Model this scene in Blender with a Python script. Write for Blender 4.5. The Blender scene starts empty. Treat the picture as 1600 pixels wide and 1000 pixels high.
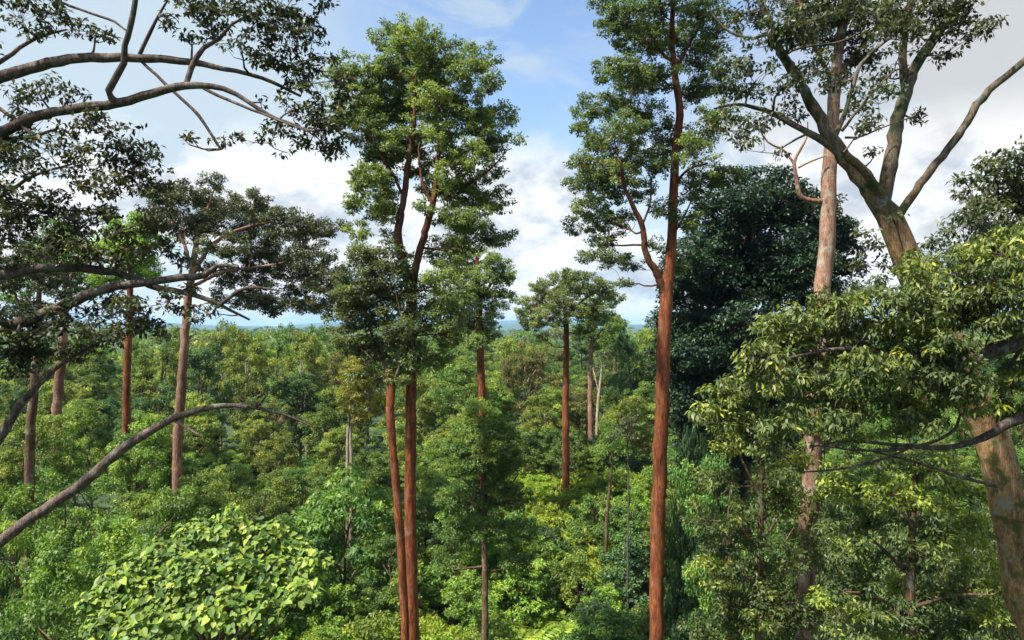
import bpy, math, random
import numpy as np
from mathutils import Vector, Matrix

# ------------------------------------------------------------------ camera, sky, sun, exposure
scene = bpy.context.scene
COL = scene.collection
F = 1067.0                      # focal length in photo pixels (1600 wide)
HORIZON = 512.0
CAM_Z = 17.0
cam_data = bpy.data.cameras.new("camera")
cam = bpy.data.objects.new("camera", cam_data)
COL.objects.link(cam)
cam.location = (0, 0, CAM_Z)
cam.rotation_euler = (math.radians(90), 0, 0)
cam_data.sensor_width = 36.0
cam_data.lens = 36.0 * F / 1600.0
cam_data.shift_y = (HORIZON - 500.0) / 1600.0
cam_data.clip_start = 0.1
cam_data.clip_end = 30000.0
scene.camera = cam

SUN_EL, SUN_AZ = math.radians(57), math.radians(236)   # azimuth clockwise from +Y (the view direction)
sun_dir = Vector((math.sin(SUN_AZ) * math.cos(SUN_EL), math.cos(SUN_AZ) * math.cos(SUN_EL), math.sin(SUN_EL)))
world = bpy.data.worlds.new("World")
scene.world = world
world.use_nodes = True
wn, wl = world.node_tree.nodes, world.node_tree.links
wn.clear()


def mnode(nodes, kind, **kw):
    n = nodes.new(kind)
    for k, v in kw.items():
        setattr(n, k, v)
    return n


SKY_A = (4.1, 12.7, 0.4)
SKY_B = (8.3, 4.2, 0.9)


def build_sky():
    out = wn.new("ShaderNodeOutputWorld")
    bg = wn.new("ShaderNodeBackground")
    bg.inputs["Strength"].default_value = 0.082
    sky = wn.new("ShaderNodeTexSky")
    sky.sky_type = 'NISHITA'
    sky.sun_disc = False
    sky.sun_elevation = SUN_EL
    sky.sun_rotation = SUN_AZ
    sky.air_density = 1.0
    sky.dust_density = 0.6
    sky.ozone_density = 1.6
    tc = wn.new("ShaderNodeTexCoord")
    sep = wn.new("ShaderNodeSeparateXYZ")
    wl.new(tc.outputs["Generated"], sep.inputs[0])

    def math_(op, a, b=None):
        n = wn.new("ShaderNodeMath")
        n.operation = op
        for i, v in enumerate((a, b)):
            if v is None:
                continue
            if isinstance(v, (int, float)):
                n.inputs[i].default_value = v
            else:
                wl.new(v, n.inputs[i])
        return n.outputs[0]
    vec = wn.new("ShaderNodeCombineXYZ")
    wl.new(sep.outputs[0], vec.inputs[0])
    wl.new(sep.outputs[1], vec.inputs[1])
    wl.new(math_('MULTIPLY', sep.outputs[2], 1.7), vec.inputs[2])

    def noise(scale, detail, rough, off, dist=0.0):
        mp = wn.new("ShaderNodeMapping")
        mp.inputs["Location"].default_value = off
        wl.new(vec.outputs[0], mp.inputs[0])
        n = wn.new("ShaderNodeTexNoise")
        n.inputs["Scale"].default_value = scale
        n.inputs["Detail"].default_value = detail
        n.inputs["Roughness"].default_value = rough
        n.inputs["Distortion"].default_value = dist
        wl.new(mp.outputs[0], n.inputs["Vector"])
        return n.outputs["Fac"]

    def ramp(fac, lo, hi):
        n = wn.new("ShaderNodeMapRange")
        n.interpolation_type = 'SMOOTHSTEP'
        n.inputs["From Min"].default_value = lo
        n.inputs["From Max"].default_value = hi
        wl.new(fac, n.inputs["Value"])
        return n.outputs[0]
    big = noise(2.6, 5, 0.5, SKY_A, 0.5)
    bias = math_('SUBTRACT', big, 0.5)
    # a thin overcast sheet on one side, thin pale cloud on the other, broken blue between
    sheet = math_('MULTIPLY', ramp(math_('ADD', sep.outputs[0], math_('MULTIPLY', bias, 0.7)), 0.10, 0.42), 0.94)
    thin = math_('MULTIPLY', ramp(math_('SUBTRACT', math_('MULTIPLY', bias, 0.8), sep.outputs[0]), 0.02, 0.36), 0.86)
    lowveil = math_('MULTIPLY', ramp(math_('ADD', math_('SUBTRACT', 0.30, sep.outputs[2]), math_('MULTIPLY', bias, 0.55)), 0.0, 0.22), 0.75)
    veil = math_('MAXIMUM', sheet, math_('MAXIMUM', thin, lowveil))
    streak = math_('MULTIPLY', ramp(noise(4.2, 8, 0.62, (2.7, 9.4, 1.1), 1.2), 0.42, 0.64), 0.62)
    veil = math_('MAXIMUM', veil, streak)
    puff = noise(5.0, 9, 0.56, SKY_B, 0.3)
    lowband = ramp(math_('SUBTRACT', 0.33, sep.outputs[2]), 0.0, 0.24)
    cum = math_('MULTIPLY', ramp(math_('ADD', puff, math_('MULTIPLY', lowband, 0.15)), 0.50, 0.60), ramp(lowband, 0.0, 0.5))
    shade_n = noise(7.5, 7, 0.6, (1.3, 4.9, 0.35))
    # cloud colours (radiance before the background strength)
    ccol = wn.new("ShaderNodeMixRGB")
    ccol.inputs[1].default_value = (2.3, 2.55, 2.95, 1)
    ccol.inputs[2].default_value = (4.5, 4.5, 4.45, 1)
    wl.new(ramp(shade_n, 0.34, 0.55), ccol.inputs[0])
    vcol = wn.new("ShaderNodeMixRGB")
    vcol.inputs[1].default_value = (2.75, 3.2, 3.45, 1)
    vcol.inputs[2].default_value = (2.75, 2.78, 2.72, 1)
    wl.new(ramp(sep.outputs[0], 0.0, 0.4), vcol.inputs[0])
    m1 = wn.new("ShaderNodeMixRGB")
    wl.new(veil, m1.inputs[0])
    wl.new(sky.outputs[0], m1.inputs[1])
    wl.new(vcol.outputs[0], m1.inputs[2])
    m2 = wn.new("ShaderNodeMixRGB")
    wl.new(math_('MULTIPLY', cum, 0.95), m2.inputs[0])
    wl.new(m1.outputs[0], m2.inputs[1])
    wl.new(ccol.outputs[0], m2.inputs[2])
    wl.new(m2.outputs[0], bg.inputs["Color"])
    wl.new(bg.outputs[0], out.inputs[0])


build_sky()
sun_data = bpy.data.lights.new("sun", 'SUN')
sun_data.energy = 3.9
sun_data.angle = math.radians(2.5)
sun_data.color = (1.0, 0.94, 0.84)
sun = bpy.data.objects.new("sun", sun_data)
COL.objects.link(sun)
sun.rotation_euler = sun_dir.to_track_quat('Z', 'Y').to_euler()
sun.location = (-50, -30, 80)

scene.view_settings.view_transform = 'Standard'
scene.view_settings.look = 'None'
scene.view_settings.gamma = 1.0
scene.view_settings.exposure = 1.60
scene.render.engine = 'CYCLES'
cy = scene.cycles
cy.max_bounces = 7
cy.diffuse_bounces = 4
cy.glossy_bounces = 2
cy.transmission_bounces = 4
cy.volume_bounces = 0
cy.caustics_reflective = False
cy.caustics_refractive = False
cy.use_denoising = True
cy.sample_clamp_indirect = 6.0

# ------------------------------------------------------------------ helpers


def pix(px, py, d):
    """photo pixel + distance along the view -> world point"""
    return np.array([(px - 800.0) / F * d, d, CAM_Z + (HORIZON - py) / F * d])


def gz(x, y):
    """height of the forest floor"""
    r = np.hypot(x, y)
    g = 0.7 * np.sin(x / 13.0 + 0.8) * np.cos(y / 17.0) + 0.5 * np.sin(x / 7.0 + y / 9.0)
    roll = 3.2 * np.sin(x / 61.0 + 1.0) * np.sin(y / 83.0 - 0.6) + 1.6 * np.sin(x / 33 + y / 47)
    far = np.clip((r - 60.0) / 240.0, 0, 1)
    knoll = 3.2 * np.exp(-((x - 5.5) ** 2 + (y - 59.0) ** 2) / 170.0)
    return g * 0.8 + roll * np.clip((r - 40) / 120.0, 0, 1) + 1.5 * far + knoll


def tag(o, label=None, cat=None, group=None, kind=None):
    if label:
        o["label"] = label
    if cat:
        o["category"] = cat
    if group:
        o["group"] = group
    if kind:
        o["kind"] = kind
    return o


def empty(name, loc):
    o = bpy.data.objects.new(name, None)
    o.empty_display_size = 0.3
    COL.objects.link(o)
    o.location = loc
    return o


def unit(a):
    return a / np.maximum(np.linalg.norm(a, axis=-1, keepdims=True), 1e-9)


def raw_mesh(name, V, loops, starts, smooth=False, tint=None, mat=None):
    me = bpy.data.meshes.new(name)
    V = np.ascontiguousarray(V, dtype=np.float32)
    me.vertices.add(len(V))
    me.vertices.foreach_set("co", V.ravel())
    me.loops.add(len(loops))
    me.loops.foreach_set("vertex_index", np.asarray(loops, dtype=np.int32))
    me.polygons.add(len(starts))
    me.polygons.foreach_set("loop_start", np.asarray(starts, dtype=np.int32))
    if smooth:
        me.polygons.foreach_set("use_smooth", np.ones(len(starts), dtype=bool))
    me.update(calc_edges=True)
    if tint is not None:
        at = me.attributes.new("tint", 'FLOAT', 'FACE')
        at.data.foreach_set("value", np.asarray(tint, dtype=np.float32))
    if mat:
        me.materials.append(mat)
    return me


def obj(name, me, parent=None, loc=None, kind=None):
    o = bpy.data.objects.new(name, me)
    COL.objects.link(o)
    if parent is not None:
        o.parent = parent
    if loc is not None:
        o.location = loc
    if kind:
        o["kind"] = kind
    return o


class Tubes:
    """gathers tapered tubes, builds one mesh"""

    def __init__(self):
        self.V, self.L, self.n = [], [], 0

    def add(self, path, rad, sides=8, rough=0.0, rng=None, cap=True):
        P = np.asarray(path, float)
        R = np.asarray(rad, float)
        n = len(P)
        T = np.gradient(P, axis=0)
        T = unit(T)
        ref = np.array([0.0, 0.0, 1.0]) if abs(T[0][2]) < 0.8 else np.array([1.0, 0.0, 0.0])
        A = np.zeros_like(P)
        a = ref - T[0] * ref.dot(T[0])
        for i in range(n):
            a = a - T[i] * a.dot(T[i])
            a = a / max(np.linalg.norm(a), 1e-9)
            A[i] = a
        B = np.cross(T, A)
        th = np.arange(sides) * 2 * math.pi / sides
        rr = np.repeat(R[:, None], sides, 1)
        if rough and rng is not None:
            rr = rr * (1 + rough * rng.normal(size=rr.shape))
        V = P[:, None, :] + rr[..., None] * (np.cos(th)[None, :, None] * A[:, None, :] + np.sin(th)[None, :, None] * B[:, None, :])
        V = V.reshape(-1, 3)
        i = np.arange(n - 1)[:, None] * sides
        j = np.arange(sides)[None, :]
        k = (np.arange(sides)[None, :] + 1) % sides
        q = np.stack([i + j, i + k, i + sides + k, i + sides + j], -1).reshape(-1, 4)
        self.V.append(V)
        self.L.append(q + self.n)
        self.n += len(V)
        return self

    def mesh(self, name, mat):
        V = np.concatenate(self.V)
        q = np.concatenate(self.L)
        return raw_mesh(name, V, q.ravel(), np.arange(len(q)) * 4, smooth=True, mat=mat)


def smooth_path(P, W, step):
    """Catmull-Rom through control points"""
    P = np.asarray(P, float)
    W = np.asarray(W, float)
    if len(P) < 2:
        return P, W
    E = np.vstack([2 * P[0] - P[1], P, 2 * P[-1] - P[-2]])
    out, wo = [], []
    for i in range(len(P) - 1):
        p0, p1, p2, p3 = E[i], E[i + 1], E[i + 2], E[i + 3]
        m = max(1, int(np.linalg.norm(p2 - p1) / step))
        for t in np.arange(m) / m:
            out.append(0.5 * (2 * p1 + (p2 - p0) * t + (2 * p0 - 5 * p1 + 4 * p2 - p3) * t * t + (3 * p1 - p0 - 3 * p2 + p3) * t ** 3))
            wo.append(W[i] * (1 - t) + W[i + 1] * t)
    out.append(P[-1])
    wo.append(W[-1])
    return np.array(out), np.array(wo)


def rsphere(rng, n):
    return unit(rng.normal(size=(n, 3)))


def leaf_mesh(name, rng, C, rs, mat, L=0.1, W=0.045, cover=1.6, droop=0.25, near=False, flat=0.7, up=0.75, ctint=None, org=(0, 0, 0), spread=0.4, singles=None):
    """leaves gathered in little sprays: C centres, rs radii of the sprays"""
    C = np.asarray(C, float)
    rs = np.asarray(rs, float)
    area = 0.55 * L * W
    n = np.maximum(3, (cover * math.pi * rs * rs / area * rng.uniform(0.7, 1.3, len(rs))).astype(int))
    idx = np.repeat(np.arange(len(C)), n)
    N = len(idx)
    u = rsphere(rng, N)
    u[:, 2] = u[:, 2] * 0.85 + 0.15
    r = rs[idx] * rng.random(N) ** spread
    pos = C[idx] + u * r[:, None] * np.array([1, 1, flat])
    d = unit(u * 0.8 + rng.normal(size=(N, 3)) * 0.45 + np.array([0, 0, -droop]))
    nr = u * 0.55 + rng.normal(size=(N, 3)) * 0.38 + np.array([0, 0, up])
    nr = unit(nr - d * np.sum(nr * d, 1, keepdims=True))
    sd = np.cross(d, nr)
    ll = (L * rng.uniform(0.65, 1.25, N))[:, None]
    ww = (W * rng.uniform(0.75, 1.25, N))[:, None]
    if singles is not None:            # the leaves nearest the viewpoint become objects of their own
        near_i = np.argsort(np.linalg.norm(pos - np.array([0, 0, CAM_Z]), axis=1) + np.where((np.abs(pos[:, 0]) > 0.74 * pos[:, 1]) | (np.abs(pos[:, 2] - CAM_Z) > 0.45 * pos[:, 1]), 50, 0))[:300]
        for i in near_i:
            singles.append((pos[i] - org, d[i], nr[i], sd[i], float(ll[i, 0]), float(ww[i, 0])))
        keep = np.ones(N, bool)
        keep[near_i] = False
        pos, d, nr, sd, ll, ww, idx = pos[keep], d[keep], nr[keep], sd[keep], ll[keep], ww[keep], idx[keep]
        N = len(idx)
    base = pos - d * ll * 0.5
    tip = pos + d * ll * 0.5 - nr * ll * 0.12
    if ctint is None:
        ctint = rng.random(len(C))
    tint = np.clip(0.55 * ctint[idx] + 0.45 * rng.random(N), 0, 1)
    base = base - org
    tip = tip - org
    if near:
        l1 = base + d * ll * 0.32 + sd * ww * 0.46 + nr * ww * 0.14
        r1 = base + d * ll * 0.32 - sd * ww * 0.46 + nr * ww * 0.14
        l2 = base + d * ll * 0.66 + sd * ww * 0.36 + nr * ww * 0.06
        r2 = base + d * ll * 0.66 - sd * ww * 0.36 + nr * ww * 0.06
        V = np.stack([base, r1, r2, tip, l2, l1], 1).reshape(-1, 3)
        k = 6
    else:
        mid = base + d * ll * 0.45 + nr * ww * 0.12
        V = np.stack([base, mid - sd * ww * 0.5, tip, mid + sd * ww * 0.5], 1).reshape(-1, 3)
        k = 4
    global TRI
    TRI += N * (k - 2)
    TB[mat.name + name] = TB.get(mat.name + name, 0) + N * (k - 2)
    return raw_mesh(name, V, np.arange(N * k), np.arange(N) * k, tint=tint, mat=mat)


def blade(mat, t_):
    V = [(0, -0.5, 0), (0.46, -0.16, 0.14), (0.36, 0.18, 0.06), (0, 0.5, -0.12), (-0.36, 0.18, 0.06), (-0.46, -0.16, 0.14)]
    return raw_mesh("leaf", np.array(V), [0, 1, 2, 3, 0, 3, 4, 5], [0, 4], tint=[t_, t_], mat=mat)


TRI = 0
TB = {}
# ------------------------------------------------------------------ materials


def foliage_mat(name, dark, mid, light, tip=None, transl=0.42, rough=0.5, vary=0.25):
    m = bpy.data.materials.new(name)
    m.use_nodes = True
    n, l = m.node_tree.nodes, m.node_tree.links
    n.clear()
    out = n.new("ShaderNodeOutputMaterial")
    at = n.new("ShaderNodeAttribute")
    at.attribute_name = "tint"
    ramp = n.new("ShaderNodeValToRGB")
    el = ramp.color_ramp.elements
    el[0].position, el[0].color = 0.12, (*dark, 1)
    el[1].position, el[1].color = 0.78, (*light, 1)
    e = el.new(0.45)
    e.color = (*mid, 1)
    if tip:
        e = el.new(0.93)
        e.color = (*tip, 1)
    l.new(at.outputs["Fac"], ramp.inputs[0])
    # slow colour drift through the crown and from plant to plant
    geo = n.new("ShaderNodeNewGeometry")
    no = n.new("ShaderNodeTexNoise")
    no.inputs["Scale"].default_value = 0.55
    no.inputs["Detail"].default_value = 3.0
    l.new(geo.outputs["Position"], no.inputs["Vector"])
    info = n.new("ShaderNodeObjectInfo")
    add = n.new("ShaderNodeMath")
    add.operation = 'ADD'
    l.new(no.outputs["Fac"], add.inputs[0])
    l.new(info.outputs["Random"], add.inputs[1])
    mr = n.new("ShaderNodeMapRange")
    mr.inputs["From Min"].default_value = 0.3
    mr.inputs["From Max"].default_value = 1.7
    mr.inputs["To Min"].default_value = 1.0 - vary
    mr.inputs["To Max"].default_value = 1.0 + vary * 1.2
    l.new(add.outputs[0], mr.inputs["Value"])
    hs = n.new("ShaderNodeHueSaturation")
    l.new(mr.outputs[0], hs.inputs["Value"])
    mh = n.new("ShaderNodeMapRange")
    mh.inputs["To Min"].default_value = 0.485
    mh.inputs["To Max"].default_value = 0.515
    l.new(info.outputs["Random"], mh.inputs["Value"])
    l.new(mh.outputs[0], hs.inputs["Hue"])
    l.new(ramp.outputs[0], hs.inputs["Color"])
    pb = n.new("ShaderNodeBsdfPrincipled")
    pb.inputs["Roughness"].default_value = rough
    pb.inputs["Specular IOR Level"].default_value = 0.35
    l.new(hs.outputs[0], pb.inputs["Base Color"])
    tr = n.new("ShaderNodeBsdfTranslucent")
    tcol = n.new("ShaderNodeMixRGB")
    tcol.blend_type = 'MULTIPLY'
    tcol.inputs[0].default_value = 1.0
    tcol.inputs[2].default_value = (1.25, 1.35, 0.55, 1)
    l.new(hs.outputs[0], tcol.inputs[1])
    l.new(tcol.outputs[0], tr.inputs["Color"])
    mx = n.new("ShaderNodeMixShader")
    mx.inputs[0].default_value = transl
    l.new(pb.outputs[0], mx.inputs[1])
    l.new(tr.outputs[0], mx.inputs[2])
    l.new(mx.outputs[0], out.inputs[0])
    return m


def bark_mat(name, c_dark, c_mid, c_light, lichen=None, scale=1.0, lich_amt=0.62, moss=None, upper=None):
    m = bpy.data.materials.new(name)
    m.use_nodes = True
    n, l = m.node_tree.nodes, m.node_tree.links
    pb = n["Principled BSDF"]
    pb.inputs["Roughness"].default_value = 0.85
    pb.inputs["Specular IOR Level"].default_value = 0.15
    tc = n.new("ShaderNodeTexCoord")
    mp = n.new("ShaderNodeMapping")
    mp.inputs["Scale"].default_value = (9 * scale, 9 * scale, 1.6 * scale)
    l.new(tc.outputs["Object"], mp.inputs[0])
    n1 = n.new("ShaderNodeTexNoise")
    n1.inputs["Scale"].default_value = 1.0
    n1.inputs["Detail"].default_value = 8
    n1.inputs["Roughness"].default_value = 0.65
    n1.inputs["Distortion"].default_value = 0.6
    l.new(mp.outputs[0], n1.inputs["Vector"])
    rp = n.new("ShaderNodeValToRGB")
    el = rp.color_ramp.elements
    el[0].position, el[0].color = 0.30, (*c_dark, 1)
    el[1].position, el[1].color = 0.72, (*c_light, 1)
    e = el.new(0.50)
    e.color = (*c_mid, 1)
    l.new(n1.outputs["Fac"], rp.inputs[0])
    col = rp.outputs[0]
    mpf = n.new("ShaderNodeMapping")
    mpf.inputs["Scale"].default_value = (38 * scale, 38 * scale, 5.0 * scale)
    l.new(tc.outputs["Object"], mpf.inputs[0])
    nf = n.new("ShaderNodeTexNoise")
    nf.inputs["Scale"].default_value = 1.0
    nf.inputs["Detail"].default_value = 5
    nf.inputs["Roughness"].default_value = 0.7
    l.new(mpf.outputs[0], nf.inputs["Vector"])
    rf = n.new("ShaderNodeMapRange")
    rf.inputs["From Min"].default_value = 0.32
    rf.inputs["From Max"].default_value = 0.68
    rf.inputs["To Min"].default_value = 0.40
    rf.inputs["To Max"].default_value = 1.65
    l.new(nf.outputs["Fac"], rf.inputs["Value"])
    nb = n.new("ShaderNodeTexNoise")
    nb.inputs["Scale"].default_value = 0.55
    nb.inputs["Detail"].default_value = 4
    l.new(tc.outputs["Object"], nb.inputs["Vector"])
    rb = n.new("ShaderNodeMapRange")
    rb.inputs["From Min"].default_value = 0.3
    rb.inputs["From Max"].default_value = 0.7
    rb.inputs["To Min"].default_value = 0.60
    rb.inputs["To Max"].default_value = 1.45
    l.new(nb.outputs["Fac"], rb.inputs["Value"])
    mm = n.new("ShaderNodeMath")
    mm.operation = 'MULTIPLY'
    l.new(rf.outputs[0], mm.inputs[0])
    l.new(rb.outputs[0], mm.inputs[1])
    hv = n.new("ShaderNodeHueSaturation")
    l.new(mm.outputs[0], hv.inputs["Value"])
    l.new(col, hv.inputs["Color"])
    col = hv.outputs[0]
    n2 = n.new("ShaderNodeTexNoise")
    n2.inputs["Scale"].default_value = 1.7 * scale
    n2.inputs["Detail"].default_value = 6
    n2.inputs["Roughness"].default_value = 0.7
    l.new(tc.outputs["Object"], n2.inputs["Vector"])
    if lichen:
        r2 = n.new("ShaderNodeMapRange")
        r2.inputs["From Min"].default_value = lich_amt - 0.06
        r2.inputs["From Max"].default_value = lich_amt + 0.06
        l.new(n2.outputs["Fac"], r2.inputs["Value"])
        mx = n.new("ShaderNodeMixRGB")
        mx.inputs[2].default_value = (*lichen, 1)
        l.new(r2.outputs[0], mx.inputs[0])
        l.new(col, mx.inputs[1])
        col = mx.outputs[0]
    if moss:
        n3 = n.new("ShaderNodeTexNoise")
        n3.inputs["Scale"].default_value = 2.4 * scale
        n3.inputs["Detail"].default_value = 7
        mp3 = n.new("ShaderNodeMapping")
        mp3.inputs["Location"].default_value = (5.2, 3.3, 8.1)
        l.new(tc.outputs["Object"], mp3.inputs[0])
        l.new(mp3.outputs[0], n3.inputs["Vector"])
        r3 = n.new("ShaderNodeMapRange")
        r3.inputs["From Min"].default_value = 0.50
        r3.inputs["From Max"].default_value = 0.62
        l.new(n3.outputs["Fac"], r3.inputs["Value"])
        mx3 = n.new("ShaderNodeMixRGB")
        mx3.inputs[2].default_value = (*moss, 1)
        l.new(r3.outputs[0], mx3.inputs[0])
        l.new(col, mx3.inputs[1])
        col = mx3.outputs[0]
    if upper:                          # (hue-neutral tint, z from, z to): weathered grey bark higher up the tree
        sx = n.new("ShaderNodeSeparateXYZ")
        l.new(tc.outputs["Object"], sx.inputs[0])
        ad = n.new("ShaderNodeMath")
        ad.operation = 'MULTIPLY_ADD'
        ad.inputs[1].default_value = 1.6
        l.new(n2.outputs["Fac"], ad.inputs[0])
        l.new(sx.outputs[2], ad.inputs[2])
        ru = n.new("ShaderNodeMapRange")
        ru.inputs["From Min"].default_value = upper[1] + 0.8
        ru.inputs["From Max"].default_value = upper[2] + 0.8
        l.new(ad.outputs[0], ru.inputs["Value"])
        mu = n.new("ShaderNodeMixRGB")
        mu.blend_type = 'MULTIPLY'
        mu.inputs[2].default_value = (*upper[0], 1)
        l.new(ru.outputs[0], mu.inputs[0])
        l.new(col, mu.inputs[1])
        col = mu.outputs[0]
    l.new(col, pb.inputs["Base Color"])
    bp = n.new("ShaderNodeBump")
    bp.inputs["Strength"].default_value = 0.7
    bp.inputs["Distance"].default_value = 0.04
    l.new(nf.outputs["Fac"], bp.inputs["Height"])
    l.new(bp.outputs[0], pb.inputs["Normal"])
    return m


BARK = {
    'orange': bark_mat("bark_orange", (0.0554, 0.0163, 0.0079), (0.1512, 0.0474, 0.0187), (0.2436, 0.0925, 0.0403), (0.1848, 0.0962, 0.0612), 1.0, 0.62),
    'redbrown': bark_mat("bark_redbrown", (0.030, 0.012, 0.008), (0.095, 0.036, 0.018), (0.175, 0.075, 0.038), (0.15, 0.09, 0.06), 1.0, 0.62),
    'pink': bark_mat("bark_pink", (0.085, 0.042, 0.028), (0.20, 0.105, 0.072), (0.32, 0.19, 0.135), (0.30, 0.25, 0.20), 1.3, 0.62),
    'blotched': bark_mat("bark_blotched", (0.095, 0.050, 0.033), (0.235, 0.135, 0.095), (0.37, 0.23, 0.17), (0.33, 0.29, 0.225), 1.7, 0.58),
    'mossy': bark_mat("bark_mossy", (0.085, 0.048, 0.024), (0.235, 0.140, 0.070), (0.40, 0.25, 0.125), (0.27, 0.245, 0.18), 1.7, 0.60, (0.085, 0.085, 0.028), ((0.46, 0.58, 0.82), 17.6, 19.2)),
    'grey': bark_mat("bark_grey", (0.030, 0.024, 0.020), (0.080, 0.064, 0.054), (0.17, 0.135, 0.115), (0.20, 0.19, 0.165), 2.2, 0.63),
    'rosy': bark_mat("bark_rosy", (0.035, 0.026, 0.023), (0.098, 0.072, 0.060), (0.19, 0.145, 0.122), (0.20, 0.19, 0.165), 2.2, 0.60),
    'pale': bark_mat("bark_pale", (0.13, 0.105, 0.072), (0.27, 0.225, 0.16), (0.40, 0.35, 0.27), None, 1.4),
    'dark': bark_mat("bark_dark", (0.02, 0.014, 0.010), (0.050, 0.036, 0.026), (0.095, 0.070, 0.05), None, 1.4),
    'brown': bark_mat("bark_brown", (0.04, 0.024, 0.015), (0.105, 0.064, 0.038), (0.20, 0.135, 0.085), (0.21, 0.19, 0.145), 1.4, 0.6),
}
LEAF = {
    'tall': foliage_mat("leaf_tall", (0.056, 0.0795, 0.0336), (0.121, 0.159, 0.0578), (0.2195, 0.2621, 0.0819), (0.3248, 0.3472, 0.0998)),
    'talldeep': foliage_mat("leaf_talldeep", (0.047, 0.0728, 0.0357), (0.1008, 0.1434, 0.0588), (0.1882, 0.2352, 0.0809), (0.28, 0.3192, 0.0998)),
    'teal': foliage_mat("leaf_teal", (0.018, 0.046, 0.021), (0.042, 0.090, 0.034), (0.088, 0.150, 0.048), (0.15, 0.21, 0.06), 0.3),
    'deep': foliage_mat("leaf_deep", (0.009, 0.024, 0.016), (0.020, 0.048, 0.027), (0.045, 0.086, 0.042), (0.08, 0.13, 0.05), 0.2),
    'under': foliage_mat("leaf_under", (0.032, 0.056, 0.024), (0.075, 0.118, 0.040), (0.150, 0.200, 0.052), (0.32, 0.40, 0.06), 0.4),
    'olive': foliage_mat("leaf_olive", (0.026, 0.034, 0.018), (0.056, 0.068, 0.030), (0.105, 0.116, 0.044), (0.18, 0.16, 0.05), 0.22),
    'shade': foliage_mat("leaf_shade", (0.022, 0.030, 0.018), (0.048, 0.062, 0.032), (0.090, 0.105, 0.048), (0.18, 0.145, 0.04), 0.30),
    'dusky': foliage_mat("leaf_dusky", (0.032, 0.045, 0.028), (0.066, 0.088, 0.046), (0.115, 0.142, 0.062), (0.18, 0.19, 0.07), 0.25),
    'tips': foliage_mat("leaf_tips", (0.034, 0.050, 0.022), (0.088, 0.116, 0.040), (0.20, 0.22, 0.055), (0.44, 0.42, 0.06), 0.34, 0.5),
    'mid': foliage_mat("leaf_mid", (0.0479, 0.092, 0.024), (0.114, 0.1888, 0.04), (0.2337, 0.3092, 0.056), (0.3648, 0.4248, 0.07)),
    'lush': foliage_mat("leaf_lush", (0.0593, 0.1133, 0.022), (0.1425, 0.2301, 0.04), (0.2793, 0.3717, 0.055), (0.4104, 0.4956, 0.07)),
    'lime': foliage_mat("leaf_lime", (0.10, 0.17, 0.022), (0.22, 0.30, 0.035), (0.36, 0.43, 0.05), (0.48, 0.52, 0.07), 0.42),
    'vine': foliage_mat("leaf_vine", (0.0365, 0.0826, 0.026), (0.0912, 0.1676, 0.042), (0.1881, 0.2738, 0.056), (0.3078, 0.3894, 0.07)),
    'yellow': foliage_mat("leaf_yellow", (0.07, 0.085, 0.018), (0.17, 0.175, 0.03), (0.28, 0.26, 0.04), (0.40, 0.22, 0.03)),
    'bigleaf': foliage_mat("leaf_big", (0.058, 0.112, 0.022), (0.118, 0.198, 0.032), (0.21, 0.30, 0.044), (0.33, 0.40, 0.06), 0.36, 0.5),
    'canopy_a': foliage_mat("leaf_canopy_a", (0.0479, 0.092, 0.025), (0.1117, 0.1829, 0.042), (0.2223, 0.295, 0.062), (0.3306, 0.3894, 0.07)),
    'canopy_b': foliage_mat("leaf_canopy_b", (0.0684, 0.1062, 0.026), (0.1573, 0.2077, 0.044), (0.2793, 0.3245, 0.062), (0.3876, 0.4012, 0.07)),
    'canopy_c': foliage_mat("leaf_canopy_c", (0.0274, 0.0684, 0.03), (0.0638, 0.1322, 0.05), (0.1277, 0.21, 0.068), (0.2052, 0.295, 0.08)),
    'canopy_d': foliage_mat("leaf_canopy_d", (0.055, 0.062, 0.026), (0.130, 0.130, 0.046), (0.220, 0.195, 0.058), (0.34, 0.22, 0.06)),
}

# ------------------------------------------------------------------ the ground


def build_ground():
    rings = np.concatenate([np.array([0.0]), np.linspace(4, 60, 29), np.geomspace(64, 400, 40), np.geomspace(430, 12500, 26)])
    seg = 120
    V, faces = [], []
    for r in rings:
        th = np.arange(seg) * 2 * math.pi / seg
        x, y = r * np.cos(th), r * np.sin(th)
        V.append(np.stack([x, y, gz(x, y)], 1))
    V = np.concatenate(V)
    n = len(rings)
    i = np.arange(n - 1)[:, None] * seg
    j = np.arange(seg)[None, :]
    k = (j + 1) % seg
    q = np.stack([i + j, i + seg + j, i + seg + k, i + k], -1).reshape(-1, 4)
    m = bpy.data.materials.new("forest_floor")
    m.use_nodes = True
    nn, l = m.node_tree.nodes, m.node_tree.links
    pb = nn["Principled BSDF"]
    pb.inputs["Roughness"].default_value = 0.95
    tc = nn.new("ShaderNodeTexCoord")
    no = nn.new("ShaderNodeTexNoise")
    no.inputs["Scale"].default_value = 0.6
    no.inputs["Detail"].default_value = 10
    l.new(tc.outputs["Object"], no.inputs["Vector"])
    rp = nn.new("ShaderNodeValToRGB")
    rp.color_ramp.elements[0].position, rp.color_ramp.elements[0].color = 0.35, (0.016, 0.032, 0.010, 1)
    rp.color_ramp.elements[1].position, rp.color_ramp.elements[1].color = 0.70, (0.036, 0.066, 0.018, 1)
    l.new(no.outputs["Fac"], rp.inputs[0])
    l.new(rp.outputs[0], pb.inputs["Base Color"])
    g = obj("ground", raw_mesh("ground", V, q.ravel(), np.arange(len(q)) * 4, smooth=True, mat=m))
    tag(g, kind="structure")


build_ground()


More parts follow.
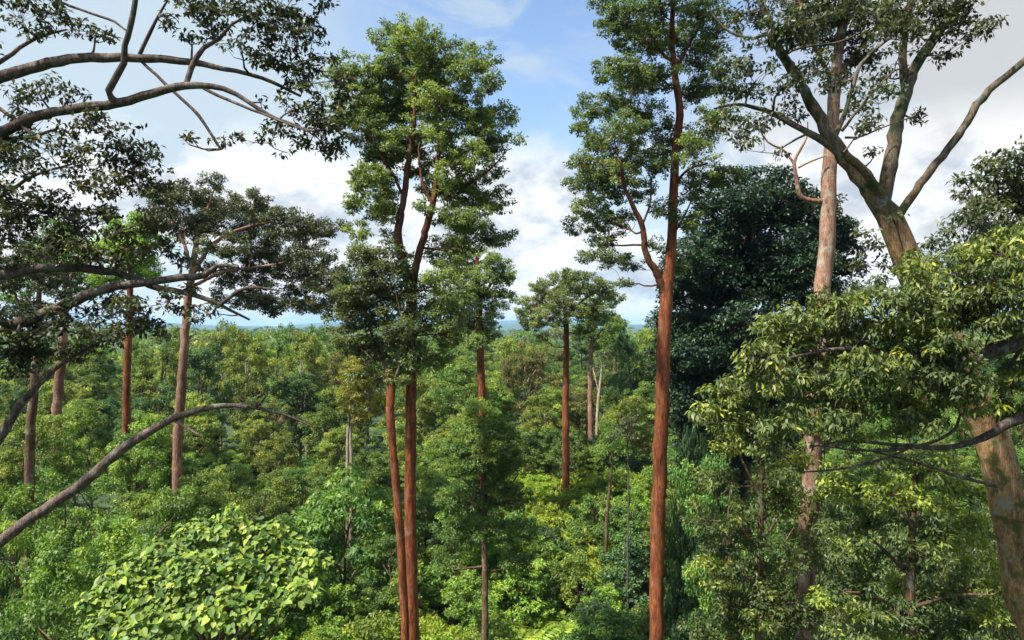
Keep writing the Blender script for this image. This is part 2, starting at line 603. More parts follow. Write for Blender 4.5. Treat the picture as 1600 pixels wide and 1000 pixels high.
def build_hills():
    """far blue ridges"""
    m = bpy.data.materials.new("far_woodland")
    m.use_nodes = True
    pb = m.node_tree.nodes["Principled BSDF"]
    pb.inputs["Base Color"].default_value = (0.035, 0.065, 0.040, 1)
    pb.inputs["Roughness"].default_value = 1.0
    rng = np.random.default_rng(5)
    for dist, h0, amp, ph in ((5200, 40, 34, 0.3), (8600, 85, 55, 2.1)):
        xs = np.linspace(-dist * 1.1, dist * 1.1, 240)
        prof = h0 + amp * (np.sin(xs / dist * 9 + ph) * 0.5 + np.sin(xs / dist * 21 + ph * 3) * 0.3 + np.sin(xs / dist * 47 + ph) * 0.12)
        rows = []
        for k, t in enumerate(np.linspace(-1, 1, 13)):
            z = prof * (math.cos(t * math.pi / 2) ** 1.2) - 8 + (1 - abs(t)) * rng.normal(size=len(xs)) * 2.0
            rows.append(np.stack([xs, np.full_like(xs, dist + t * 900), z], 1))
        V = np.concatenate(rows)
        nx = len(xs)
        i = np.arange(12)[:, None] * nx
        j = np.arange(nx - 1)[None, :]
        q = np.stack([i + j, i + j + 1, i + nx + j + 1, i + nx + j], -1).reshape(-1, 4)
        tag(obj("hill", raw_mesh("hill", V, q.ravel(), np.arange(len(q)) * 4, smooth=True, mat=m)), kind="structure")


build_hills()

# ------------------------------------------------------------------ trees traced from the photograph
BLOCK = []      # (px, d, visible base y): columns to be kept free of tall plants in front


def hero(name, label, cat, d, base_px, stems, limbs, blobs, leaf, bark, seed, spray=0.36, dspread=0.6, bfill=1.7, group=None, limb_bark=None, depth0=0.0, vis=None, rough=0.05, gap=0.10, bscale=1.28, sunflecks=0.0):
    """stems/limbs: lists of (px, py, width_px[, depth offset]); blobs: (px, py, radius_px[, depth offset])"""
    spray = spray * 0.82
    rng = np.random.default_rng(seed)
    bx = (base_px - 800.0) / F * d
    g0 = float(gz(bx, d))
    org = np.array([bx, d, g0])
    root = empty(name, tuple(org))
    tag(root, label, cat, group)
    nodes, nrad, owner = [], [], []
    mats = BARK[bark]
    lmat = BARK[limb_bark or bark]

    def path_of(pts, dstart):
        P, W = [], []
        n = len(pts)
        for i, p in enumerate(pts):
            dd = p[3] if len(p) > 3 else dstart
            P.append(pix(p[0], p[1], d + dd))
            W.append(p[2] * 0.5 / F * (d + dd))
        return P, W
    for st in stems:
        P, W = path_of(st, 0.0)
        # carry the stem down to the forest floor with a root flare
        b = np.array([P[0][0] + (bx - P[0][0]) * 0.8, P[0][1], g0 - 0.3])
        mid = P[0] * 0.35 + b * 0.65
        P = [b, mid] + P
        W = [W[0] * 1.7, W[0] * 1.12] + W
        Q, R = smooth_path(P, W, 0.45)
        t = Tubes()
        Q = Q + rng.normal(size=Q.shape) * R[:, None] * 0.06
        t.add(Q - org, R, 14, rough, rng)
        part = obj("trunk", t.mesh("trunk", mats), root)
        for a, r in zip(Q[2:], R[2:]):
            owner.append(part)
            nodes.append(a)
            nrad.append(r)
    for lb in limbs:
        bm_ = lmat
        if isinstance(lb[-1], str):
            bm_ = BARK[lb[-1]]
            lb = lb[:-1]
        p0 = lb[0]
        if len(p0) > 3:
            dst = p0[3]
        elif nodes:
            A = np.array(nodes)
            pr = np.stack([800 + F * A[:, 0] / A[:, 1], HORIZON - F * (A[:, 2] - CAM_Z) / A[:, 1]], 1)
            k = np.argmin(np.hypot(pr[:, 0] - p0[0], pr[:, 1] - p0[1]))
            dst = A[k][1] - d
        else:
            dst = 0.0
        P, W = path_of(lb, dst)
        # a gentle wander in depth
        n = len(P)
        wob = rng.uniform(-0.6, 0.6)
        for i in range(n):
            if len(lb[i]) <= 3 and n > 2:
                t_ = i / (n - 1)
                q = pix(lb[i][0], lb[i][1], d + dst + wob * t_ * d * 0.06)
                W[i] *= q[1] / P[i][1]
                P[i] = q
        Q, R = smooth_path(P, W, 0.14)
        Q = Q + rng.normal(size=Q.shape) * np.minimum(R, 0.12)[:, None] * 0.12
        t = Tubes()
        t.add(Q - org, R, 10, rough * 1.2, rng)
        part = obj("limb", t.mesh("limb", bm_), root)
        for a, r in zip(Q, R):
            owner.append(part)
            nodes.append(a)
            nrad.append(r)
    # leaf masses
    if blobs:
        cx = np.mean([b[0] for b in blobs])
        half = max(40.0, 0.5 * (max(b[0] for b in blobs) - min(b[0] for b in blobs)))
        BC, BR = [], []
        for b in blobs:
            if len(b) > 3:
                off = b[3]
            else:
                t_ = np.clip(abs(b[0] - cx) / half, 0, 1)
                off = rng.uniform(-1, 1) * math.sqrt(1 - 0.8 * t_ * t_) * half / F * d * dspread + depth0
            q = pix(b[0], b[1], d + off)
            BC.append(q)
            BR.append(bscale * b[2] / F * (d + off))
        BC, BR = np.array(BC), np.array(BR)
        A0 = np.array(nodes)
        order = np.argsort([np.min(np.linalg.norm(A0 - c, axis=1)) for c in BC])
        SC, SR, CT = [], [], []
        for bi in order:
            c, R = BC[bi], BR[bi]
            A = np.array(nodes)
            dv = c - A
            cost = np.linalg.norm(dv, axis=1) + 0.9 * np.maximum(0, A[:, 2] - c[2] + 0.2 * R)
            k = int(np.argmin(cost))
            s = A[k]
            ln = np.linalg.norm(c - s)
            t = Tubes()
            r0 = min(nrad[k] * 0.6, 0.012 + 0.016 * ln + 0.01 * R)
            r0 = max(r0, 0.008)
            m = max(4, int(ln / 0.35) + 2)
            tt = np.linspace(0, 1, m)[:, None]
            side = rng.normal(size=3) * 0.12 * ln
            ctrl = s * 0.5 + c * 0.5 + side + np.array([0, 0, -0.10 * ln])
            Q = s * (1 - tt) ** 2 + 2 * ctrl * tt * (1 - tt) + c * tt ** 2
            Q[1:-1] += rng.normal(size=Q[1:-1].shape) * 0.02 * ln
            Rr = np.linspace(r0, r0 * 0.4, m)
            t.add(Q - org, Rr, 6)
            ns = max(4, int(bfill * 2.3 * (R / spray) ** 2))
            u = rsphere(rng, ns)
            u[:, 2] = u[:, 2] * 0.8 + 0.12
            rr = R * rng.uniform(0.2, 1.0, ns) ** 0.6
            S = c + u * rr[:, None] * np.array([1.0, 1.0, 0.85])
            keep = rng.random(ns) > gap
            S = S[keep]
            sr = spray * rng.uniform(0.6, 1.25, len(S))
            for p, q in zip(S, sr):
                a = Q[-1 - int(rng.integers(0, max(1, m // 2)))]
                mm = (a + p) / 2 + rng.normal(size=3) * 0.08 * np.linalg.norm(p - a) + np.array([0, 0, -0.05])
                t.add(np.array([a, mm, p]) - org, [r0 * 0.4, r0 * 0.25, 0.003], 4)
            obj("branch", t.mesh("branch", lmat), owner[k])
            SC.append(S)
            SR.append(sr)
            CT.append(np.clip((1.15 if rng.random() < sunflecks else rng.normal(0.5, 0.16)) + rng.normal(size=len(S)) * 0.17, 0, 1.25))  # some clumps take the tip colour, painting in sun through gaps
            for a, r in zip(Q[1:], Rr[1:]):
                owner.append(owner[k])
                nodes.append(a)
                nrad.append(r)
        SC, SR, CT = np.concatenate(SC), np.concatenate(SR), np.concatenate(CT)
        lf = dict(leaf)
        mat = LEAF[lf.pop('mat')]
        lf['cover'] *= 0.66
        sg = [] if lf.pop('single', False) else None
        obj("crown", leaf_mesh("crown", rng, SC, SR, mat, ctint=CT, org=org, singles=sg, **lf), root, kind="stuff")
        if sg:
            blades = [blade(mat, t_) for t_ in (0.1, 0.28, 0.45, 0.6, 0.75, 0.92)]
            for (p, dv, nv, sv, l_, w_) in sg:
                o = obj("leaf", blades[int(rng.integers(0, 6))], root)
                o.matrix_local = Matrix(((sv[0] * w_, dv[0] * l_, nv[0] * w_, p[0]), (sv[1] * w_, dv[1] * l_, nv[1] * w_, p[1]), (sv[2] * w_, dv[2] * l_, nv[2] * w_, p[2]), (0, 0, 0, 1)))
    if vis:
        BLOCK.append((vis[0], d, vis[1], vis[2] if len(vis) > 2 else 14))
    return root


# --- tall red-barked tree of the pair, forked high up
hero("tall_tree", "tall red-barked tree forking high up, its rounded crown free against the blue sky", "tree", 25, 646,
     [[(645, 1000, 19), (641, 800, 18), (642, 620, 17), (643, 520, 16), (642, 455, 17), (636, 425, 14)]],
     [[(638, 445, 13), (627, 405, 14), (622, 360, 13), (631, 310, 10), (639, 250, 9), (647, 195, 7), (650, 120, 4)],
      [(643, 455, 13), (654, 400, 12), (668, 350, 11), (679, 305, 9), (684, 250, 7), (692, 190, 5)],
      [(679, 305, 5), (705, 296, 5), (735, 285, 4), (765, 265, 3), (790, 238, 2)],
      [(675, 320, 5), (660, 285, 5), (655, 240, 4), (660, 190, 3)],
      [(632, 310, 5), (612, 270, 4), (588, 230, 3)],
      [(641, 545, 5), (655, 515, 5), (668, 495, 4)]],
     [(615, 65, 30), (650, 58, 30), (690, 85, 32), (640, 110, 38), (598, 105, 24), (545, 108, 26), (575, 130, 30), (560, 160, 34), (600, 155, 36), (650, 155, 36),
      (700, 130, 36), (748, 95, 28), (765, 130, 22), (735, 185, 28), (778, 185, 26), (795, 222, 17), (758, 215, 28), (705, 190, 34), (660, 205, 28), (610, 205, 34),
      (570, 205, 32), (590, 245, 30), (578, 300, 34), (605, 330, 20), (555, 322, 20), (700, 245, 30), (740, 245, 28), (768, 268, 16), (715, 310, 30), (768, 315, 26),
      (742, 345, 30), (705, 350, 26), (788, 325, 15), (772, 372, 26), (725, 380, 30), (690, 400, 28), (668, 450, 24), (690, 480, 28), (660, 500, 26), (700, 520, 26),
      (685, 555, 24), (655, 560, 26), (720, 480, 24), (640, 590, 16), (650, 265, 24), (620, 235, 26), (705, 275, 26), (735, 285, 24), (690, 220, 28), (640, 80, 30), (670, 110, 32), (720, 150, 30), (725, 110, 24), (585, 180, 28), (625, 175, 30), (680, 160, 30), (600, 275, 26), (630, 395, 14), (755, 190, 22), (765, 240, 22), (575, 275, 26), (620, 130, 28), (530, 130, 22), (535, 180, 22), (592, 335, 26), (562, 362, 20), (608, 372, 15), (692, 300, 26), (665, 325, 14), (668, 290, 20), (600, 305, 24), (718, 345, 26), (640, 235, 24), (660, 165, 28), (600, 232, 28), (745, 315, 24), (690, 440, 26), (712, 420, 24)],
     dict(mat='tall', L=0.125, W=0.058, cover=1.5), 'orange', 11, limb_bark='redbrown', spray=0.30, dspread=0.65, gap=0.2, vis=(645, 1000, 14))
# --- its shorter neighbour
hero("tall_tree", "shorter red-barked tree close beside the forked one, with a low dark leafy head", "tree", 24.2, 634,
     [[(633, 1000, 13), (626, 850, 13), (616, 720, 12), (609, 640, 13), (611, 605, 13), (606, 575, 9)]],
     [[(611, 605, 6), (622, 580, 5), (630, 545, 4), (628, 500, 3), (618, 455, 2)],
      [(607, 585, 6), (595, 555, 5), (580, 520, 4), (570, 470, 3), (575, 425, 2)],
      [(598, 565, 4), (575, 555, 4), (550, 530, 3)]],
     [(600, 410, 34), (565, 400, 22), (575, 440, 34), (620, 455, 30), (545, 458, 30), (535, 505, 26), (580, 495, 34), (625, 510, 34), (605, 555, 30), (570, 545, 28),
      (545, 535, 20), (640, 550, 24), (590, 590, 18), (560, 585, 14), (630, 590, 20), (595, 470, 30), (640, 480, 26), (615, 420, 24)],
     dict(mat='talldeep', L=0.12, W=0.055, cover=1.5), 'orange', 12, limb_bark='brown', spray=0.33)
# --- tall red tree right of the gap
hero("tall_tree", "tall straight rust-red trunk with one big fork and a long ragged crown", "tree", 27, 1024,
     [[(1026, 1000, 22), (1027, 850, 22), (1032, 700, 22), (1036, 580, 21), (1040, 480, 20), (1045, 430, 17), (1050, 370, 15), (1052, 300, 14), (1056, 230, 13), (1062, 180, 12),
       (1055, 120, 10), (1050, 50, 8), (1055, -40, 6), (1060, -110, 4)]],
     [[(1041, 465, 13), (1027, 428, 12), (1009, 395, 10), (1003, 352, 9), (988, 320, 7), (976, 290, 6), (970, 255, 4)],
      [(1052, 96, 6), (1036, 85, 5), (1012, 48, 4), (998, 18, 3)],
      [(1056, 110, 6), (1075, 72, 5), (1100, 25, 4), (1105, -30, 3)],
      [(1053, 290, 5), (1075, 265, 4), (1105, 255, 3)],
      [(1004, 350, 4), (1015, 320, 3), (1018, 280, 3)],
      [(1050, 370, 4), (1068, 340, 3), (1082, 310, 2)]],
     [(955, 5, 26), (990, 20, 32), (1030, 10, 32), (970, 60, 26), (1010, 70, 34), (950, 112, 22), (985, 120, 34), (1030, 120, 30), (930, 175, 30), (965, 165, 26), (1000, 170, 30),
      (915, 200, 22), (1010, 205, 34), (960, 222, 32), (910, 255, 24), (940, 262, 30), (985, 250, 32), (1022, 262, 28), (898, 288, 16), (950, 302, 30), (920, 330, 26), (905, 355, 18),
      (962, 350, 24), (915, 402, 17), (950, 405, 22), (985, 412, 18), (938, 380, 20), (1042, 235, 26), (1085, 240, 30), (1108, 275, 28), (1078, 300, 28), (1130, 280, 22), (1038, 330, 22),
      (1078, 350, 22), (1090, 20, 36), (1120, 60, 32), (1092, 90, 32), (1110, 130, 28), (1082, 150, 24), (1118, 185, 26), (1095, 215, 26), (975, 440, 10), (1025, 385, 14), (1060, 420, 14),
      (980, -40, 38), (1040, -60, 46), (1100, -50, 40), (1060, -110, 40), (935, 220, 24), (925, 285, 24), (970, 275, 26), (985, 200, 26), (1000, 300, 22), (940, 350, 22), (1065, 60, 26), (1030, 60, 28), (950, 40, 20), (1000, 130, 28)],
     dict(mat='talldeep', L=0.125, W=0.058, cover=1.4), 'orange', 13, limb_bark='redbrown', spray=0.31, dspread=0.65, gap=0.2, vis=(1027, 1000, 14))
# --- dense dark tree behind it
hero("dense_tree", "dense dark bluish-green tree behind the straight rust-red trunk", "tree", 39, 1165,
     [[(1165, 800, 16), (1164, 600, 15), (1166, 450, 12), (1172, 340, 7)]],
     [[(1165, 560, 8), (1120, 500, 6), (1090, 450, 4)], [(1165, 520, 8), (1215, 470, 6), (1260, 410, 4)], [(1166, 430, 6), (1200, 370, 5), (1215, 320, 3)]],
     [(1180, 300, 34), (1145, 335, 38), (1215, 320, 36), (1265, 345, 36), (1100, 395, 34), (1170, 385, 42), (1235, 395, 42), (1295, 400, 36), (1085, 450, 36), (1135, 455, 42), (1205, 455, 42),
      (1275, 455, 40), (1318, 368, 20), (1065, 510, 34), (1120, 525, 42), (1185, 535, 42), (1245, 525, 40), (1095, 590, 40), (1155, 605, 40), (1230, 590, 40), (1055, 575, 26), (1110, 655, 38),
      (1170, 670, 34), (1030, 500, 14), (1120, 290, 14), (1290, 320, 14), (1330, 420, 18), (1200, 345, 30), (1150, 420, 36), (1260, 420, 36), (1070, 640, 28), (1050, 470, 18), (1300, 350, 22),
      (1090, 350, 18), (1300, 480, 34), (1290, 540, 34), (1075, 400, 28), (1060, 440, 28), (1085, 500, 34), (1050, 545, 28), (1090, 555, 36), (1110, 440, 36), (1130, 380, 34), (1140, 560, 36), (1060, 610, 28), (1130, 620, 36), (1190, 640, 36), (1250, 640, 36), (1080, 680, 28), (1160, 510, 36), (1225, 430, 36), (1160, 320, 28), (1240, 340, 30), (1190, 430, 36), (1215, 280, 16), (1160, 275, 12), (1100, 710, 32), (1150, 700, 34), (1200, 690, 34), (1085, 745, 26), (1130, 750, 30), (1070, 560, 28), (1075, 625, 28), (1250, 300, 20), (1280, 380, 26), (1110, 320, 20)],
     dict(mat='deep', L=0.23, W=0.115, cover=1.15), 'dark', 14, spray=0.52, dspread=0.6, bscale=1.45, bfill=2.4, gap=0.03)
# --- pinkish mottled trunk on the right
hero("forest_tree", "straight pinkish mottled trunk with a dead broken side limb, mossy lower down", "tree", 18, 1252,
     [[(1256, 1000, 26), (1262, 850, 27), (1268, 720, 28), (1275, 600, 26), (1284, 480, 25), (1292, 380, 24), (1297, 250, 21), (1302, 180, 19), (1308, 100, 16), (1322, 0, 13), (1330, -120, 8)]],
     [[(1293, 315, 9), (1270, 314, 8), (1252, 308, 8), (1246, 290, 7), (1241, 255, 5), (1250, 235, 4), (1260, 215, 3), (1262, 190, 2)],
      [(1242, 258, 4), (1225, 235, 3), (1200, 222, 3), (1180, 190, 2)],
      [(1247, 262, 3), (1268, 252, 3), (1290, 244, 2)],
      [(1306, 120, 8), (1340, 80, 7), (1375, 30, 5), (1390, -30, 4)],
      [(1305, 130, 7), (1275, 80, 6), (1255, 20, 5), (1240, -40, 4)],
      [(1268, 745, 4), (1245, 770, 3.5), (1212, 790, 3), (1190, 830, 2), (1185, 860, 1), 'grey'],
      [(1261, 895, 4), (1235, 920, 3.5), (1200, 945, 2.5), (1182, 985, 1), 'grey']],
     [(1330, 15, 42), (1290, 60, 36), (1340, 85, 34), (1290, -30, 46), (1370, -30, 50), (1250, 0, 42), (1380, 30, 34), (1275, 110, 24), (1240, 50, 32), (1330, -90, 60), (1320, 130, 18)],
     dict(mat='olive', L=0.125, W=0.05, cover=1.2, droop=0.5), 'blotched', 15, spray=0.32, dspread=0.7, limb_bark='pink', gap=0.25)
# --- big leaning tree on the right with open limbs
hero("leaning_tree", "big leaning tree with bare spreading limbs forking against the grey sky", "tree", 12, 1650,
     [[(1640, 1100, 58), (1612, 950, 56), (1590, 850, 55), (1566, 750, 52), (1545, 675, 50), (1500, 575, 46), (1455, 485, 42), (1430, 435, 41), (1404, 375, 40), (1386, 335, 38), (1365, 308, 26), (1345, 282, 12)]],
     [[(1386, 335, 30), (1350, 287, 25), (1312, 238, 22), (1290, 200, 18), (1270, 165, 17), (1245, 120, 15), (1216, 75, 13), (1205, 40, 11), (1186, 0, 9), (1165, -45, 7)],
      [(1312, 240, 13), (1277, 215, 11), (1240, 195, 9), (1195, 172, 7), (1150, 163, 5), (1115, 170, 3)],
      [(1396, 340, 16), (1372, 296, 14), (1345, 262, 13), (1318, 238, 12)],
      [(1378, 325, 24), (1390, 262, 22), (1401, 200, 20), (1415, 145, 18), (1440, 90, 16), (1480, 30, 14), (1515, -25, 11)],
      [(1414, 146, 13), (1412, 80, 11), (1420, 20, 10), (1426, -40, 8)],
      [(1400, 345, 13), (1438, 287, 12), (1480, 235, 12), (1511, 192, 12), (1526, 163, 12), (1560, 130, 11), (1610, 88, 10), (1690, 30, 7)],
      [(1305, 215, 8), (1322, 170, 7), (1340, 112, 6), (1352, 92, 5), (1392, 58, 4)],
      [(1315, 205, 5), (1350, 160, 4), (1398, 110, 3), (1420, 102, 2)],
      [(1206, 45, 6), (1180, 60, 5), (1140, 50, 4), (1110, 20, 3)],
      [(1320, 215, 4), (1340, 215, 3), (1390, 195, 2), (1435, 180, 2)],
      [(1222, 88, 4), (1250, 75, 4), (1310, 66, 3), (1345, 50, 2)]],
     [(1150, 100, 34), (1180, 130, 38), (1200, 60, 36), (1150, 190, 30), (1190, 195, 28), (1230, 130, 32), (1240, 60, 36), (1270, 30, 36), (1165, 20, 38), (1230, 180, 26), (1212, 240, 15),
      (1150, 225, 20), (1120, 110, 24), (1300, 130, 28), (1370, 150, 30), (1345, 172, 24), (1385, 60, 34), (1420, 60, 38), (1410, 15, 38), (1462, 40, 38), (1500, 30, 38), (1480, 82, 28),
      (1532, 52, 26), (1350, 20, 34), (1438, 184, 10), (1372, 192, 20), (1340, 205, 13), (1366, 242, 7), (1470, -10, 38), (1130, 150, 24), (1100, 200, 18), (1172, 230, 14), (1545, 30, 14),
      (1365, 385, 16), (1395, 340, 12), (1350, 365, 12), (1385, 415, 13), (1340, 410, 12), (1520, -60, 60), (1400, -60, 60), (1180, -50, 60), (1380, 120, 22)],
     dict(mat='dusky', L=0.105, W=0.046, cover=0.95, droop=0.45), 'mossy', 16, spray=0.20, dspread=0.35, bfill=1.35, limb_bark='mossy', gap=0.2, bscale=1.15)
# --- foreground leafy tree with yellow-green tips
F_BLOBS = [(1180, 560, 30), (1215, 520, 34), (1260, 500, 34), (1310, 480, 32), (1355, 465, 30), (1400, 470, 32), (1450, 450, 36), (1490, 425, 34), (1530, 410, 36), (1575, 400, 40), (1600, 380, 34),
           (1240, 560, 38), (1295, 540, 40), (1350, 520, 40), (1405, 515, 40), (1460, 500, 40), (1515, 480, 44), (1570, 460, 46), (1200, 600, 34), (1255, 620, 36), (1310, 600, 40), (1365, 580, 42),
           (1420, 570, 42), (1475, 560, 38), (1160, 640, 26), (1220, 660, 30), (1330, 650, 34), (1390, 630, 38), (1445, 625, 38), (1495, 615, 30), (1110, 640, 22), (1140, 670, 30), (1185, 690, 28),
           (1560, 380, 30), (1345, 690, 14), (1400, 675, 20), (1640, 430, 50), (1620, 490, 40), (1580, 600, 26), (1465, 660, 16), (1085, 655, 14), (1430, 400, 14), (1600, 560, 30), (1550, 520, 20), (1440, 480, 34, -0.5), (1480, 540, 36, -0.6), (1510, 600, 32, -0.6), (1530, 640, 22, -0.5), (1550, 440, 40, -0.4), (1590, 500, 34, -0.5), (1420, 430, 24, -0.3), (1465, 600, 36, -0.6), (1500, 500, 36, 0.4), (1590, 430, 40, 0.3), (1130, 615, 24), (1175, 610, 30), (1300, 660, 30), (1250, 590, 34), (1570, 640, 24, 0.4), (1440, 660, 26, -0.3), (1285, 490, 24)]
hero("leafy_tree", "leafy tree whose drooping leaves end in yellow-green tips, in front of the leaning trunk", "tree", 10, 1800,
     [[(1800, 1000, 40), (1790, 700, 38), (1770, 500, 32), (1760, 330, 20)]],
     [[(1778, 560, 30), (1690, 515, 28), (1600, 532, 26), (1555, 548, 22), (1522, 566, 16), (1470, 560, 12), (1400, 550, 9), (1310, 545, 6), (1230, 560, 4)],
      [(1785, 640, 24), (1690, 620, 20), (1600, 652, 17), (1565, 668, 14), (1520, 690, 10), (1470, 700, 8), (1400, 695, 6), (1330, 690, 4), (1270, 697, 3)],
      [(1600, 534, 8), (1585, 560, 6), (1570, 585, 4)],
      [(1500, 648, 4), (1495, 668, 5), (1470, 685, 5), (1420, 700, 5), (1350, 704, 4), (1290, 697, 3)],
      [(1425, 698, 4), (1385, 715, 4), (1330, 730, 4), (1285, 735, 3), (1250, 738, 2)],
      [(1560, 760, 6), (1500, 745, 5), (1450, 728, 4), (1390, 712, 3), (1340, 700, 2)],
      [(1770, 480, 18), (1680, 430, 15), (1600, 430, 12), (1530, 445, 8), (1460, 470, 5)]],
     F_BLOBS, dict(mat='tips', L=0.112, W=0.037, cover=1.45, droop=0.8, up=0.6, single=True), 'grey', 17, spray=0.19, dspread=0.22, bfill=1.6, gap=0.08)
hero("leafy_tree", "grey-green tree with long drooping leaves beyond the leaning trunk", "tree", 15, 1760,
     [[(1755, 900, 40), (1745, 600, 34), (1720, 400, 24), (1700, 250, 14)]],
     [[(1728, 440, 18), (1660, 370, 14), (1600, 330, 10), (1540, 315, 6), (1500, 330, 3)], [(1710, 340, 12), (1650, 270, 8), (1590, 255, 5)],
      [(1735, 500, 14), (1660, 430, 10), (1590, 395, 8), (1510, 390, 4)]],
     [(1560, 295, 36), (1592, 258, 32), (1520, 322, 26), (1560, 345, 38), (1505, 355, 28), (1480, 392, 24), (1592, 325, 36), (1620, 290, 44), (1530, 385, 30), (1600, 380, 40), (1510, 285, 12),
      (1455, 420, 16), (1545, 260, 16), (1660, 330, 60), (1640, 230, 40), (1460, 380, 12)],
     dict(mat='dusky', L=0.15, W=0.055, cover=1.15, droop=0.6), 'grey', 18, spray=0.30, dspread=0.35, gap=0.15)

grow = random.Random(8)
G_RIGHT = [(x_ + grow.uniform(-16, 16), y_ + grow.uniform(-14, 14), grow.uniform(20, 32)) for y_ in range(735, 1030, 46) for x_ in range(1318, 1600, 47) if not (x_ > 1530 and y_ < 900)]
hero("leafy_tree", "full drooping tree under the leaning trunk, its dark leaves painted with lime-green shoots", "tree", 14.5, 1420,
     [[(1421, 1000, 14), (1424, 880, 12), (1428, 780, 9), (1432, 730, 5)]],
     [[(1424, 900, 7), (1370, 850, 5), (1330, 820, 3)], [(1424, 890, 7), (1480, 840, 5), (1530, 810, 3)], [(1426, 830, 5), (1400, 780, 4), (1370, 750, 3)], [(1422, 960, 6), (1360, 930, 5), (1320, 925, 3)],
      [(1422, 950, 6), (1490, 930, 5), (1550, 930, 3)]],
     G_RIGHT, dict(mat='under', L=0.125, W=0.045, cover=1.2, droop=0.45), 'brown', 40, spray=0.26, dspread=0.35, bfill=1.7, gap=0.06, sunflecks=0.26)  # lime clumps are sunlight through gaps put into the leaf colour
G_LEFT = [(x_ + grow.uniform(-14, 14), y_ + grow.uniform(-14, 14), grow.uniform(20, 30)) for y_ in range(668, 1030, 44) for x_ in range(1112, 1250, 42) if x_ + 0.20 * y_ > 1262]
hero("leafy_tree", "drooping olive-green tree hanging in front of the blotched pink trunk's foot", "tree", 16.5, 1185,
     [[(1186, 1000, 12), (1188, 880, 11), (1190, 760, 8), (1193, 680, 4)]],
     [[(1188, 880, 6), (1160, 830, 4), (1140, 800, 3)], [(1189, 850, 6), (1220, 800, 4), (1238, 770, 3)], [(1190, 780, 5), (1165, 730, 4), (1150, 700, 2)], [(1187, 960, 6), (1220, 930, 4), (1240, 925, 2)]],
     G_LEFT, dict(mat='under', L=0.125, W=0.045, cover=1.2, droop=0.6), 'brown', 41, spray=0.27, dspread=0.5, bfill=1.6, gap=0.08, sunflecks=0.08)

# --- the tree on the left whose limbs reach across the sky
H_BLOBS = [(440, 20, 38), (482, 50, 32), (400, 30, 38), (350, 10, 36), (300, 12, 32), (262, 38, 18), (470, 95, 34), (430, 90, 34), (490, 130, 36), (505, 172, 40), (535, 200, 34), (520, 228, 32),
           (460, 170, 22), (408, 160, 16), (440, 198, 22), (378, 80, 22), (298, 55, 18), (488, 215, 28), (545, 160, 24), (342, 226, 11), (298, 215, 9), (372, 216, 11), (428, 215, 18), (452, 240, 15),
           (30, 15, 36), (80, 20, 28), (112, 45, 22), (150, 52, 15), (60, 50, 22), (172, 60, 12), (60, 143, 28), (110, 150, 22), (30, 160, 22), (20, 232, 34), (72, 235, 34), (120, 220, 32),
           (170, 210, 32), (212, 222, 28), (232, 255, 24), (150, 258, 32), (200, 268, 28), (250, 292, 18), (120, 285, 18), (183, 300, 26), (230, 315, 26), (20, 345, 38), (72, 357, 38), (120, 362, 32),
           (30, 392, 26), (90, 395, 24), (160, 332, 22), (150, 400, 32), (40, 540, 38), (90, 530, 32), (120, 500, 36), (182, 490, 32), (60, 485, 22), (205, 520, 18), (242, 500, 26), (12, 580, 18),
           (10, 500, 30), (260, 470, 22), (310, 500, 18), (215, 400, 24), (260, 400, 26), (15, 290, 20), (60, 305, 14), (505, 10, 14), (515, 90, 12), (470, -30, 50), (380, -40, 50), (300, -50, 40), (60, -40, 50),
           (-60, 200, 60), (-60, 350, 60), (-80, 60, 60), (-60, 520, 50), (45, 200, 26), (95, 262, 28), (40, 265, 30), (140, 190, 24), (45, 330, 34), (100, 330, 30), (0, 370, 34), (60, 395, 28), (120, 395, 28), (190, 360, 26), (225, 355, 22), (70, 510, 30), (150, 520, 28), (30, 560, 30), (110, 560, 20), (215, 480, 26), (255, 520, 20), (10, 450, 22), (180, 415, 20), (415, 55, 30), (460, 60, 30), (455, 130, 28), (330, 35, 26), (530, 120, 22), (500, 195, 30), (20, 320, 34), (80, 320, 30), (140, 345, 30), (10, 410, 28), (110, 375, 30), (165, 375, 30), (230, 385, 24), (30, 520, 36), (80, 560, 26), (140, 540, 28), (175, 525, 26), (100, 490, 30), (50, 510, 30), (160, 480, 28), (225, 510, 24), (285, 490, 22), (280, 400, 20), (15, 545, 34), (240, 340, 22), (260, 365, 20), (5, 250, 28), (190, 240, 26), (150, 290, 26), (215, 290, 24), (290, 455, 16), (330, 490, 14)]
